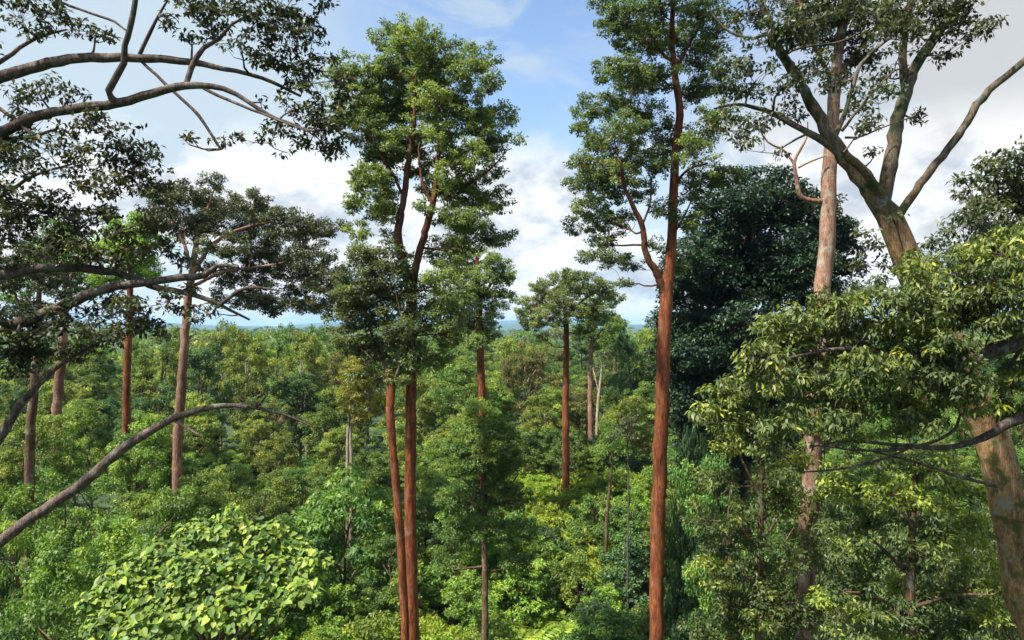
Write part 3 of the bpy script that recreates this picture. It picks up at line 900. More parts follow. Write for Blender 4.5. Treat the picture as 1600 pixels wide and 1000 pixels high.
hero("spreading_tree", "dark spreading tree whose grey limbs arch out from beside the frame over the forest", "tree", 9.5, -300,
     [[(-300, 1100, 95), (-305, 800, 85), (-300, 550, 75), (-310, 350, 60), (-320, 150, 42), (-310, -50, 26)]],
     [[(-308, 260, 30), (-180, 205, 24), (-80, 152, 21), (0, 121, 18), (60, 103, 17), (110, 92, 15), (190, 90, 13), (250, 93, 12), (300, 97, 10), (350, 108, 8), (410, 122, 6), (470, 150, 4)],
      [(-305, 400, 32), (-180, 310, 24), (-90, 245, 20), (0, 206, 17), (40, 187, 16), (100, 172, 15), (180, 162, 15), (240, 145, 13), (290, 134, 12), (330, 135, 9), (370, 148, 7), (420, 180, 6), (485, 205, 4)],
      [(186, 163, 12), (173, 154, 11), (170, 141, 11), (183, 118, 10), (192, 98, 10), (195, 72, 9), (205, 38, 8), (211, 0, 8), (208, -60, 6), 'grey'],
      [(290, 134, 9), (299, 105, 9), (318, 75, 7), (344, 60, 6), (362, 38, 4), (400, 20, 3)],
      [(215, 92, 6), (234, 52, 6), (246, 28, 4), (262, 0, 3)],
      [(218, 93, 5), (268, 140, 5), (310, 180, 5), (330, 210, 4), (345, 234, 4)],
      [(343, 233, 2.5), (318, 233, 2.5), (296, 226, 2), (280, 210, 1.5)],
      [(315, 136, 5), (355, 156, 5), (395, 172, 4), (440, 190, 3), (480, 205, 2)],
      [(-120, 150, 9), (0, 97, 7), (30, 75, 6), (60, 58, 5), (105, 46, 3)],
      [(60, -20, 5), (95, 3, 4), (140, 20, 4), (180, 34, 4), (196, 47, 3)],
      [(-170, 280, 12), (-60, 230, 9), (0, 218, 9), (50, 214, 7), (90, 200, 3)],
      [(-60, 120, 6), (0, 170, 6), (28, 190, 6), (52, 212, 5)],
      [(-303, 520, 30), (-180, 470, 22), (-80, 440, 17), (0, 429, 15), (60, 420, 14), (140, 420, 13), (200, 432, 11), (250, 450, 10), (300, 460, 8), (345, 477, 6), (390, 500, 3)],
      [(-300, 680, 36), (-190, 600, 28), (-90, 545, 22), (0, 510, 19), (50, 497, 18), (100, 478, 17), (150, 455, 15), (200, 444, 13), (260, 437, 12), (320, 430, 10), (340, 415, 7), (372, 417, 4)],
      [(340, 480, 5), (352, 470, 6), (372, 455, 6), (402, 449, 4), (440, 455, 2)],
      [(-60, 340, 6), (5, 305, 6), (40, 281, 5), (80, 265, 4), (112, 257, 3)],
      [(-300, 1080, 34), (-190, 970, 26), (-90, 905, 20), (0, 847, 17), (50, 809, 16), (100, 775, 16), (150, 738, 15), (190, 702, 15), (225, 680, 13), (265, 657, 11), (300, 643, 9), (350, 634, 8), (400, 637, 6), (450, 650, 4), (490, 668, 2)],
      [(268, 655, 5), (290, 668, 4), (315, 682, 3)],
      [(398, 637, 4), (410, 626, 3), (418, 615, 2)],
      [(-298, 900, 28), (-160, 850, 22), (-60, 760, 17), (0, 682, 15), (30, 635, 12), (55, 605, 10), (85, 577, 8), (120, 552, 6), (170, 530, 3)]],
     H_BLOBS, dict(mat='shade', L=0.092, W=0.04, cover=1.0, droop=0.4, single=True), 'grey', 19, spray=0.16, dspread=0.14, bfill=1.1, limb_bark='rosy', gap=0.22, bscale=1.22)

# --- trees of the middle distance
hero("umbrella_tree", "slim pink-trunked tree with a broad flat dark crown, behind the arching bare limb", "tree", 37, 276,
     [[(277, 720, 15), (281, 640, 14), (287, 560, 13), (293, 480, 12), (301, 420, 10), (308, 375, 7)]],
     [[(300, 430, 7), (330, 385, 6), (370, 360, 5), (430, 345, 3)], [(302, 425, 6), (285, 375, 5), (265, 335, 3)], [(297, 450, 6), (350, 425, 5), (420, 415, 4), (490, 400, 3)], [(306, 385, 5), (320, 340, 4), (335, 295, 2)]],
     [(330, 283, 13), (290, 310, 24), (340, 320, 28), (390, 320, 25), (370, 350, 30), (420, 348, 25), (445, 342, 18), (470, 360, 24), (500, 362, 20), (530, 352, 12), (450, 390, 30), (490, 408, 28),
      (400, 388, 28), (350, 388, 28), (300, 358, 28), (260, 322, 24), (250, 350, 18), (510, 440, 24), (470, 448, 24), (420, 430, 20), (540, 430, 15), (380, 470, 18), (430, 480, 18), (340, 465, 15),
      (315, 420, 15), (500, 475, 18), (530, 460, 22), (555, 475, 18), (480, 480, 20), (450, 470, 20), (400, 455, 22), (360, 440, 20), (430, 405, 24), (380, 420, 22), (525, 490, 16), (320, 350, 24), (460, 420, 24), (410, 480, 18), (240, 300, 16)],
     dict(mat='olive', L=0.15, W=0.07, cover=1.5), 'pink', 21, spray=0.42, dspread=0.6, bscale=1.42, vis=(280, 708, 16))
hero("forest_tree", "slender orange trunk wrapped in creepers under a fresh light-green crown", "tree", 43, 198,
     [[(197, 760, 12), (198, 600, 11), (202, 500, 10), (205, 420, 8), (208, 370, 5)]],
     [[(204, 440, 5), (180, 410, 4), (160, 390, 3)], [(205, 430, 5), (225, 400, 4), (238, 380, 3)]],
     [(195, 358, 30), (232, 378, 26), (160, 390, 26), (210, 415, 28), (172, 438, 24), (240, 428, 20), (200, 390, 26), (225, 345, 18), (25, 90, 26, -12), (5, 120, 20, -12)][:8],
     dict(mat='lush', L=0.16, W=0.075, cover=1.6), 'orange', 22, limb_bark='brown', spray=0.42, vis=(200, 640, 14))
hero("forest_tree", "mottled pale trunk between creepers at the foot of the wooded slope", "tree", 46, 88,
     [[(88, 800, 15), (90, 640, 14), (96, 560, 13), (101, 480, 11), (104, 400, 7)]],
     [[(101, 470, 6), (75, 430, 4), (55, 400, 3)], [(102, 450, 6), (125, 410, 4)]],
     [(105, 390, 28), (70, 400, 28), (130, 410, 28), (60, 440, 26), (100, 430, 30), (140, 450, 22), (40, 420, 22), (30, 470, 22), (90, 360, 22)],
     dict(mat='mid', L=0.16, W=0.07, cover=1.5), 'pink', 23, spray=0.42, vis=(90, 640, 14))
hero("forest_tree", "thin grey-brown trunk standing in the undergrowth below the grey drooping limb", "tree", 30, 46,
     [[(46, 760, 14), (49, 660, 13), (55, 590, 12), (58, 520, 10), (62, 440, 6)]],
     [[(57, 540, 5), (35, 490, 4), (20, 450, 3)]],
     [(60, 430, 28), (25, 440, 26), (90, 455, 22), (40, 490, 22), (5, 420, 26), (60, 390, 24)],
     dict(mat='dusky', L=0.14, W=0.06, cover=1.4), 'brown', 24, spray=0.38, vis=(48, 715, 14))
hero("forest_tree", "orange-barked trunk behind the bushy dark tree, holding a soft mid-green crown", "tree", 48, 756,
     [[(755, 720, 13), (752, 600, 12), (750, 530, 11), (748, 460, 9), (745, 400, 5)]],
     [[(749, 480, 5), (725, 440, 4), (710, 410, 3)], [(749, 470, 5), (770, 440, 4), (788, 425, 3)]],
     [(745, 410, 28), (785, 432, 22), (775, 470, 22), (730, 465, 28), (710, 430, 26), (760, 500, 24), (720, 505, 26), (790, 462, 14), (700, 470, 24), (745, 445, 28), (740, 535, 18), (700, 530, 22),
      (775, 410, 18), (715, 390, 22), (765, 525, 14), (798, 440, 10)],
     dict(mat='tall', L=0.16, W=0.075, cover=1.6), 'orange', 25, limb_bark='brown', spray=0.45, vis=(753, 688, 16))
hero("forest_tree", "free-standing orange trunk with a small rounded crown, rising from the bright clearing", "tree", 56, 885,
     [[(885, 790, 11), (884, 700, 11), (884, 600, 10), (885, 530, 9), (883, 485, 7), (880, 450, 4)]],
     [[(884, 510, 4), (860, 480, 3), (845, 465, 2)], [(884, 500, 4), (910, 470, 3), (935, 455, 2)]],
     [(830, 478, 24), (852, 455, 24), (880, 440, 20), (910, 448, 26), (943, 455, 20), (962, 466, 11), (832, 508, 18), (860, 498, 24), (900, 488, 24), (930, 488, 18), (815, 492, 11), (850, 528, 10),
      (880, 470, 24), (910, 515, 12), (895, 432, 14)],
     dict(mat='tall', L=0.18, W=0.08, cover=1.6), 'orange', 26, limb_bark='brown', spray=0.45, vis=(885, 758, 16))
hero("forest_tree", "slimmer reddish trunk farther back, half behind the rounded crown of the clearing tree", "tree", 76, 924,
     [[(924, 720, 9), (922, 620, 8), (924, 550, 7), (926, 500, 4)]],
     [[(924, 540, 3), (940, 515, 2)]],
     [(925, 478, 18), (946, 498, 18), (908, 520, 16), (940, 528, 16), (957, 513, 12), (925, 543, 13), (925, 505, 18), (950, 475, 12)],
     dict(mat='canopy_a', L=0.22, W=0.10, cover=1.6), 'pink', 27, limb_bark='brown', spray=0.5, vis=(923, 662, 16))
hero("forest_tree", "thin pale bare-stemmed tree beside the slimmer reddish trunk", "tree", 73, 933,
     [[(932, 720, 5), (934, 640, 5), (939, 590, 3.5), (942, 555, 2)]],
     [[(936, 615, 2), (930, 590, 1.5), (926, 575, 1)]],
     [(942, 555, 10), (928, 575, 8), (950, 570, 8), (940, 585, 6)],
     dict(mat='dusky', L=0.2, W=0.09, cover=0.8), 'pale', 28, spray=0.45, vis=(933, 668, 8))
hero("forest_tree", "small pale twin-stemmed tree with a yellowing crown touched by orange", "tree", 48, 546,
     [[(542, 780, 5), (543, 720, 5), (544, 670, 5), (548, 630, 3)], [(549, 780, 5), (549, 720, 5), (548, 670, 4), (556, 620, 3)]],
     [[(549, 670, 3), (565, 645, 3), (590, 630, 2)]],
     [(548, 618, 20), (570, 600, 20), (545, 590, 14), (582, 640, 18), (560, 655, 14), (550, 565, 12), (600, 625, 12), (535, 640, 10), (560, 580, 14)],
     dict(mat='yellow', L=0.18, W=0.08, cover=1.3), 'pale', 29, spray=0.42, vis=(546, 752, 14))
hero("bushy_tree", "bushy dark-green tree with layered feathery foliage between the two pairs of red trunks", "tree", 31, 758,
     [[(758, 930, 10), (757, 860, 9), (756, 760, 8), (755, 680, 4)]],
     [[(757, 885, 4), (730, 888, 3), (708, 890, 2)], [(756, 800, 4), (790, 770, 3), (810, 740, 2)], [(756, 780, 4), (725, 750, 3), (705, 735, 2)]],
     [(755, 650, 26), (735, 680, 30), (778, 685, 30), (800, 718, 24), (722, 725, 32), (765, 735, 34), (742, 785, 36), (788, 785, 34), (812, 835, 24), (702, 780, 22), (712, 835, 30), (775, 830, 26),
      (695, 880, 24), (808, 880, 22), (735, 720, 30), (755, 690, 30), (730, 640, 16), (785, 655, 14)],
     dict(mat='vine', L=0.14, W=0.05, cover=1.3, droop=0.5), 'brown', 30, spray=0.36, dspread=0.7, gap=0.05)
hero("sapling", "thin crooked brown sapling rising out of the bright clearing grass", "tree", 44, 946,
     [[(948, 812, 5), (951, 780, 5), (955, 740, 4), (957, 700, 2)]], [],
     [(955, 690, 18), (940, 705, 14), (972, 700, 14), (955, 670, 14)], dict(mat='mid', L=0.15, W=0.06, cover=0.9), 'brown', 31, spray=0.36, vis=(950, 808, 8))
hero("sapling", "tall thin grey pole of a sapling in front of the clearing", "tree", 38, 981,
     [[(981, 860, 3), (982, 780, 3), (981, 700, 2.5), (978, 650, 1.5)]], [],
     [(978, 660, 14), (968, 680, 10), (990, 685, 12)], dict(mat='dusky', L=0.14, W=0.06, cover=0.8), 'grey', 32, spray=0.32, vis=(981, 850, 8))

# ------------------------------------------------------------------ undergrowth kinds (built once, copied)


def plant_proto(seed, height, radius, bark, leafmat, nblob, spray, leaf, shape='dome', stem_w=0.12, crown_from=0.35):
    """returns (stem mesh, foliage mesh) in local coordinates, foot at z = 0"""
    rng = np.random.default_rng(seed)
    t = Tubes()
    SC, SR, CT = [], [], []
    lean = rng.normal(size=2) * radius * 0.12
    top = np.array([lean[0], lean[1], height * 0.78])
    zs = np.linspace(0, 1, 7)[:, None]
    trunk = np.concatenate([zs * lean[None, :] * 1.0 + rng.normal(size=(7, 2)) * radius * 0.03 * zs, -0.3 + zs * (height * 0.78 + 0.3)], 1)
    t.add(trunk, np.linspace(stem_w, stem_w * 0.3, 7), 8)
    zlo = height * crown_from
    for b in range(nblob):
        if shape == 'dome':           # climber-draped mound: leaves on the outside, down to the ground
            th = b * 2.399 + rng.uniform(-0.4, 0.4)
            v = (b + 0.5) / nblob
            el = math.asin(1 - v * 0.98)
            rad = radius * rng.uniform(0.82, 1.12)
            c = np.array([math.cos(th) * math.cos(el) * rad * 0.8, math.sin(th) * math.cos(el) * rad * 0.8, (0.12 + 0.74 * math.sin(el)) * height * rng.uniform(0.9, 1.08)])
            R = radius * 0.36 * rng.uniform(0.75, 1.25)
        else:                          # a crown on a stem
            u = rsphere(rng, 1)[0]
            rr = rng.uniform(0.45, 1.0) ** 0.5
            prof = (zlo + height) / 2
            c = np.array([lean[0] + u[0] * radius * 0.72 * rr, lean[1] + u[1] * radius * 0.72 * rr, prof + u[2] * rr * (height - zlo) * 0.42])
            R = radius * 0.36 * rng.uniform(0.7, 1.25)
        k = int(rng.integers(3, 7)) if c[2] > height * 0.4 else int(rng.integers(1, 4))
        a = trunk[k]
        if a[2] > c[2]:
            a = trunk[max(1, int(c[2] / (height * 0.78) * 5))]
        m = (a + c) / 2 + rng.normal(size=3) * 0.12 * radius
        t.add(np.array([a, m, c]), [stem_w * 0.35, stem_w * 0.22, 0.008], 5)
        ns = max(3, int(1.25 * (R / spray) ** 2))
        u = rsphere(rng, ns)
        u[:, 2] = u[:, 2] * 0.75 + 0.2
        S = c + u * (R * rng.uniform(0.4, 1.0, ns) ** 0.6)[:, None]
        S[:, 2] = np.maximum(S[:, 2], 0.12)
        SC.append(S)
        SR.append(spray * rng.uniform(0.6, 1.3, ns))
        CT.append(np.clip(rng.normal(0.5, 0.18) + rng.normal(size=ns) * 0.17, 0, 1))
    fm = leaf_mesh("foliage", rng, np.concatenate(SC), np.concatenate(SR), LEAF[leafmat], ctint=np.concatenate(CT), **leaf)
    return t.mesh("stem", BARK[bark]), fm


def frond_proto(seed, mat, n=26, length=1.7, kind='fern'):
    """a tussock of arching fronds or grass blades"""
    rng = np.random.default_rng(seed)
    V, L, S, T = [], [], [], []
    nv = 0

    def poly(pts, t):
        nonlocal nv
        V.extend(pts)
        S.append(len(L))
        L.extend(range(nv, nv + len(pts)))
        nv += len(pts)
        T.append(t)
    for i in range(n):
        az = rng.uniform(0, 2 * math.pi)
        ln = length * rng.uniform(0.6, 1.15)
        rise = rng.uniform(0.45, 1.0)
        h = np.array([math.cos(az), math.sin(az), 0])
        sdv = np.array([-h[1], h[0], 0])
        off = rng.normal(size=3) * np.array([0.22, 0.22, 0]) * length * 0.6
        K = 9
        s = np.linspace(0, 1, K)
        P = off + h[None, :] * (s * ln * 0.75)[:, None] + np.array([0, 0, 1])[None, :] * (ln * rise * (1.15 * s - 0.95 * s ** 2.2))[:, None]
        tn = rng.random()
        if kind == 'fern':
            for k in range(1, K):
                w = 0.30 * length * math.sin(math.pi * (0.12 + 0.86 * s[k])) * 0.55 + 0.02
                dirv = unit(P[k] - P[k - 1])
                for sg in (-1, 1):
                    for q in (0.0, 0.5):
                        b = P[k - 1] * (1 - q) + P[k] * q
                        tipp = b + sdv * sg * w + dirv * w * 0.45 + np.array([0, 0, -0.25 * w])
                        wv = dirv * 0.055 * length * 0.7
                        poly([b, b + wv * 0.9 + (tipp - b) * 0.35, tipp, b - wv * 0.5 + (tipp - b) * 0.4], np.clip(tn * 0.6 + 0.4 * rng.random(), 0, 1))
        else:
            w = 0.028 * length
            for k in range(1, K):
                a, b = P[k - 1], P[k]
                w0, w1 = w * (1 - s[k - 1] ** 2), w * (1 - s[k] ** 2)
                poly([a - sdv * w0, a + sdv * w0, b + sdv * w1, b - sdv * w1], np.clip(tn * 0.7 + 0.3 * rng.random(), 0, 1))
    global TRI
    TRI += 2 * len(S)
    return raw_mesh("fronds", np.array(V), L, S, tint=T, mat=LEAF[mat])


LF = dict(L=0.15, W=0.075, cover=1.35)
KINDS = {}


def kind(key, name, label, cat, group, protos, h, r):
    KINDS[key] = dict(name=name, label=label, cat=cat, group=group, protos=protos, h=h, r=r)


kind('vine', "vine_mound", "dark green creeper-covered mound", "bush", "creeper-covered mounds",
     [plant_proto(100 + i, 4.0, 2.1, 'brown', 'vine', 26, 0.34, dict(LF, droop=0.6, up=0.6), 'dome', 0.06) for i in range(3)], 4.0, 2.1)
kind('lush', "shrub", "fresh mid-green leafy shrub", "bush", "fresh green shrubs",
     [plant_proto(110 + i, 3.4, 1.8, 'brown', 'lush', 24, 0.32, dict(LF, L=0.18, W=0.09), 'dome', 0.05) for i in range(3)], 3.4, 1.8)
kind('lime', "shrub", "bright lime-green shrub", "bush", "lime-green shrubs",
     [plant_proto(120 + i, 2.2, 1.6, 'brown', 'lime', 18, 0.30, dict(LF, L=0.17, W=0.06, cover=1.2, droop=0.1), 'dome', 0.04) for i in range(2)], 2.2, 1.6)
kind('teal', "shrub", "very dark bluish-green shrub", "bush", "dark shrubs",
     [plant_proto(130 + i, 4.2, 2.0, 'dark', 'teal', 24, 0.34, dict(LF, L=0.17, W=0.085), 'dome', 0.06) for i in range(2)], 4.2, 2.0)
kind('treelet', "understorey_tree", "slim understorey tree with airy crown", "tree", "young understorey trees",
     [plant_proto(140 + i, 7.5, 2.3, 'brown', m_, 22, 0.36, dict(LF, L=0.13, W=0.066), 'crown', 0.09, 0.30) for i, m_ in enumerate(('mid', 'mid', 'vine'))], 7.5, 2.3)
kind('star', "understorey_tree", "understorey tree with glossy leaves", "tree", "glossy understorey trees",
     [plant_proto(150 + i, 9.0, 2.6, 'brown', 'talldeep', 30, 0.36, dict(LF, L=0.17, W=0.06, cover=1.15, droop=0.2), 'crown', 0.10, 0.25) for i in range(2)], 9.0, 2.6)  # darker leaf colour stands in for shadow under the canopy
kind('canopy', "canopy_tree", "rounded mid-green canopy tree", "tree", "mid-green canopy trees",
     [plant_proto(160 + i, 11.0, 3.4, 'brown', 'canopy_a', 30, 0.50, dict(L=0.20, W=0.10, cover=1.4), 'crown', 0.17, 0.22) for i in range(3)], 11.0, 3.4)
kind('canopy_b', "canopy_tree", "yellowish-green canopy tree", "tree", "yellowish canopy trees",
     [plant_proto(170 + i, 10.5, 3.3, 'pale', 'canopy_b', 28, 0.50, dict(L=0.20, W=0.10, cover=1.4), 'crown', 0.15, 0.25) for i in range(2)], 10.5, 3.3)
kind('canopy_c', "canopy_tree", "dark blue-green canopy tree", "tree", "dark canopy trees",
     [plant_proto(180 + i, 11.5, 3.3, 'dark', 'canopy_c', 28, 0.50, dict(L=0.20, W=0.10, cover=1.45), 'crown', 0.17, 0.2) for i in range(2)], 11.5, 3.3)
kind('canopy_d', "canopy_tree", "brownish-olive canopy tree", "tree", "rusty canopy trees",
     [plant_proto(190, 11.0, 3.2, 'pale', 'canopy_d', 28, 0.50, dict(L=0.20, W=0.10, cover=1.3), 'crown', 0.15, 0.25)], 11.0, 3.2)
kind('fern', "fern_clump", "green arching fern clump", "fern", "fern clumps", [(None, frond_proto(200 + i, 'lush', 30, 2.0)) for i in range(2)], 1.6, 1.5)
kind('limefern', "fern_clump", "yellow-green fern clump", "fern", "sunlit fern clumps", [(None, frond_proto(205 + i, 'lime', 30, 2.0)) for i in range(2)], 1.6, 1.5)
kind('grass', "grass_tussock", "bright yellow-green grass tussock", "grass", "grass tussocks of the clearing",
     [(None, frond_proto(210 + i, 'lime', 110, 2.0, 'grass')) for i in range(2)], 1.6, 1.4)

LANDMARKS = [(p, (px - 800) / F * d, d) for p, px, d in (
    ("the red-barked pair of trunks", 640, 25), ("the straight rust-red trunk", 1025, 27), ("the dense bluish-green tree", 1165, 39), ("the blotched pink trunk", 1255, 18),
    ("the leaning tree", 1650, 12), ("the flat-crowned pink-trunked tree", 276, 37), ("the creeper-wrapped orange trunk", 198, 43), ("the pale twin-stemmed tree", 546, 48),
    ("the bushy dark-green tree", 758, 31), ("the clearing's orange-trunked tree", 885, 57), ("the orange trunk with soft crown", 756, 48), ("the big-leaved tree", 330, 19),
    ("the mottled pale trunk", 88, 46), ("the slimmer reddish trunk", 924, 76), ("the thin grey-brown trunk", 46, 30))]


def whereabouts(x, y):
    best = min(LANDMARKS, key=lambda a: (a[1] * y / a[2] * 0.5 + a[1] * 0.5 - x) ** 2 * 2 + (a[2] - y) ** 2)
    dy = y - best[2]
    rel = "far behind" if dy > 45 else ("well behind" if dy > 18 else ("just behind" if dy > 4 else ("in front of" if dy < -4 else "beside")))
    return rel + " " + best[0]


COUNT = {}
PLACED = []
prng = random.Random(3)


def place(key, x, y, height=None, label=None, group=None, sink=0.0, wide=None, variant=None):
    k = KINDS[key]
    h = height or k['h']
    s = h / k['h']
    w = (wide or s)
    root = empty(k['name'], (x, y, float(gz(x, y)) - sink))
    wh = whereabouts(x, y)
    size = "tall " if s > 1.12 else ("low " if s < 0.86 else "")
    if len((size + k['label'] + " " + wh).split()) > 16:
        size = ""
    tag(root, label or (size + k['label'] + " " + wh), k['cat'], group or (k['group'] + " " + wh))
    root.rotation_euler = (0, 0, prng.uniform(0, 6.28))
    root.scale = (w, w, s)
    st, fo = k['protos'][variant if variant is not None else prng.randrange(len(k['protos']))]
    if st:
        obj("stem" if k['cat'] != "tree" else "trunk", st, root)
    f = obj("crown" if k['cat'] == "tree" else ("fronds" if st is None else "foliage"), fo, root, kind="stuff")
    COUNT[key] = COUNT.get(key, 0) + 1
    PLACED.append((root, x, y, float(gz(x, y)), h, k['r'] * w))
    return root


def blocked(px, ytop, d, rpx):
    for bpx, bd, by, bw in BLOCK:
        if d < bd - 0.5 and abs(px - bpx) < rpx + bw * 0.5 and ytop < by:
            return True
    return False


# broad patches of the photograph's undergrowth: (px0, py0, px1, py1, weights)
def pick_low(px, py):
    r = prng.random()
    if 770 < px < 1012 and 722 < py < 815:
        return 'grass' if r < 0.6 else ('lime' if r < 0.85 else 'lush')
    if 770 < px < 930 and py > 915:
        return 'limefern' if r < 0.4 else ('fern' if r < 0.75 else 'lush')
    if 430 < px < 640 and py > 860:
        return 'lime' if r < 0.5 else ('lush' if r < 0.85 else 'limefern')
    if 640 < px < 720 and py > 780:
        return 'lush' if r < 0.5 else ('fern' if r < 0.75 else 'lime')
    if 860 < px < 1130 and py > 800:
        return 'teal' if r < 0.28 else ('vine' if r < 0.62 else ('lush' if r < 0.85 else 'fern'))
    if px < 170 and py > 780:
        return 'teal' if r < 0.45 else 'vine'
    if px > 1130 and py > 700:
        return 'vine' if r < 0.4 else ('lush' if r < 0.65 else ('teal' if r < 0.8 else 'lime'))
    if px < 300:
        return 'lush' if r < 0.5 else ('vine' if r < 0.9 else 'teal')
    return 'vine' if r < 0.36 else ('lush' if r < 0.78 else ('lime' if r < 0.95 else 'teal'))


def scatter():
    rng = random.Random(41)
    spots = []

    def free(x, y, r):
        for (a, b, c) in spots:
            if (a - x) ** 2 + (b - y) ** 2 < (r + c) ** 2:
                return False
        return True
    hx = [((b[0] - 800) / F * b[1], b[1]) for b in BLOCK]
    # young trees and canopy trees first
    tries = 0
    while tries < 3000:
        tries += 1
        d = 33 + 107 * rng.random() ** 0.75
        x = rng.uniform(-0.86, 0.86) * d
        px = 800 + F * x / d
        near = d < 62
        if 760 < px < 1030 and d < 64:
            continue
        key = 'treelet' if d < 58 else rng.choice(['canopy'] * 4 + ['canopy_b'] * 3 + ['canopy_c'] * 2 + ['canopy_d'])
        k = KINDS[key]
        h = k['h'] * rng.uniform(0.72, 1.15)
        if d > 100:
            h *= 1.04
        h = min(h, 14)
        rr = k['r'] * h / k['h']
        g = float(gz(x, d))
        ytop = HORIZON + F * (CAM_Z - g - h) / d
        lim = 524 if d > 90 else (575 if d > 60 else 640)
        if ytop < lim - rng.random() * 14:
            continue
        if blocked(px, ytop, d, rr * F / d * 0.9):
            continue
        if not free(x, d, rr * 0.9):
            continue
        spots.append((x, d, rr * 0.72))
        place(key, x, d, h)
    spots2 = spots[:]
    spots.clear()
    tries = 0
    while tries < 5000:
        tries += 1
        d = 19 + 56 * rng.random() ** 0.8
        x = rng.uniform(-0.88, 0.88) * d
        px = 800 + F * x / d
        g = float(gz(x, d))
        key = pick_low(px, HORIZON + F * (CAM_Z - g - 2.5) / d)
        k = KINDS[key]
        h = k['h'] * rng.uniform(0.65, 1.3)
        rr = k['r'] * h / k['h']
        ytop = HORIZON + F * (CAM_Z - g - h) / d
        if blocked(px, ytop, d, rr * F / d * 0.9):
            h *= 0.6
            rr *= 0.6
            ytop = HORIZON + F * (CAM_Z - g - h) / d
            if blocked(px, ytop, d, rr * F / d * 0.7):
                continue
        if 770 < px < 1012 and d < 46 and ytop < 800:
            continue
        if 420 < px < 1130 and d < 31 and ytop < 985:
            continue
        if ytop > 1080:
            continue
        if not free(x, d, rr * 0.55):
            continue
        spots.append((x, d, rr * 0.55))
        place(key, x, d, h)


scatter()

# hand-placed undergrowth that the photograph shows clearly


def at(px, ytop, d, key, height, **kw):
    x = (px - 800.0) / F * d
    z = CAM_Z + (HORIZON - ytop) / F * d
    h = z - float(gz(x, d))
    return place(key, x, d, h, wide=height, **kw)


at(530, 735, 38, 'vine', 1.9, label="large rounded mound smothered in creepers beside the red-barked pair of trunks", group="large creeper mound")
for px, yt, d in ((1150, 690, 25), (1200, 745, 22)):
    at(px, yt, d, 'treelet', 0.85, label="understorey tree filling the gap between the rust-red and the blotched trunk", group="trees between the right-hand trunks", variant=2)  # darker leaf variant chosen to paint in the canopy shadow
for px, yt, d in ((1340, 740, 21), (1420, 730, 20), (1500, 755, 18), (1560, 790, 21), (1590, 700, 25), (1330, 860, 20), (1290, 790, 23), (1450, 800, 18.5)):
    at(px, yt, d, 'star', 0.68)
for px, yt, d in ((70, 880, 20), (20, 800, 22), (140, 800, 26), (230, 770, 30), (120, 700, 33), (330, 720, 33)):
    at(px, yt, d, 'treelet', 0.95)

for px, yt, d in ((1078, 650, 33), (1118, 720, 31), (1085, 770, 29.5), (1075, 850, 29), (1110, 880, 28.5)):
    at(px, yt, d, 'teal', 0.62)
for i in range(64):
    d_ = prng.uniform(45, 62)
    px_ = prng.uniform(785, 1008)
    x_ = (px_ - 800) / F * d_
    place('grass', x_, d_, prng.uniform(1.6, 2.8))
for i in range(34):
    d_ = prng.uniform(44, 58)
    px_ = prng.choice((prng.uniform(790, 865), prng.uniform(925, 1005)))
    place('lime', (px_ - 800) / F * d_, d_, prng.uniform(1.8, 3.0))
for i in range(34):
    d_ = prng.uniform(31.5, 37)
    px_ = prng.uniform(765, 935)
    place('limefern' if prng.random() < 0.6 else 'fern', (px_ - 800) / F * d_, d_, prng.uniform(1.7, 2.9))
for i in range(16):
    d_ = prng.uniform(29, 37)
    px_ = prng.choice((prng.uniform(440, 630), prng.uniform(655, 700)))
    place('lime', (px_ - 800) / F * d_, d_, prng.uniform(1.8, 3.0))
for px, yt, d, key in ((345, 508, 95, 'canopy_b'), (385, 522, 80, 'canopy_b'), (425, 517, 105, 'canopy'), (470, 524, 88, 'canopy_b'), (510, 520, 100, 'canopy'), (545, 530, 84, 'canopy_d'),
                       (965, 508, 100, 'canopy'), (990, 520, 90, 'canopy_c'), (1008, 516, 112, 'canopy_b'), (790, 530, 90, 'canopy_b'), (815, 538, 82, 'canopy_d'), (690, 535, 85, 'canopy'),
                       (130, 528, 90, 'canopy'), (240, 522, 85, 'canopy'), (40, 530, 80, 'canopy_c'), (310, 535, 75, 'canopy_c')):
    at(px, yt - 13, d * 0.9, key, 1.05)
for px, yt, d in ((202, 635, 41), (92, 642, 44), (150, 615, 50), (48, 718, 28), (280, 706, 35.5), (20, 640, 40), (250, 640, 44)):
    at(px, yt, d, 'treelet', 1.05)

# ------------------------------------------------------------------ big-leaved tree at lower left, leaves built one by one


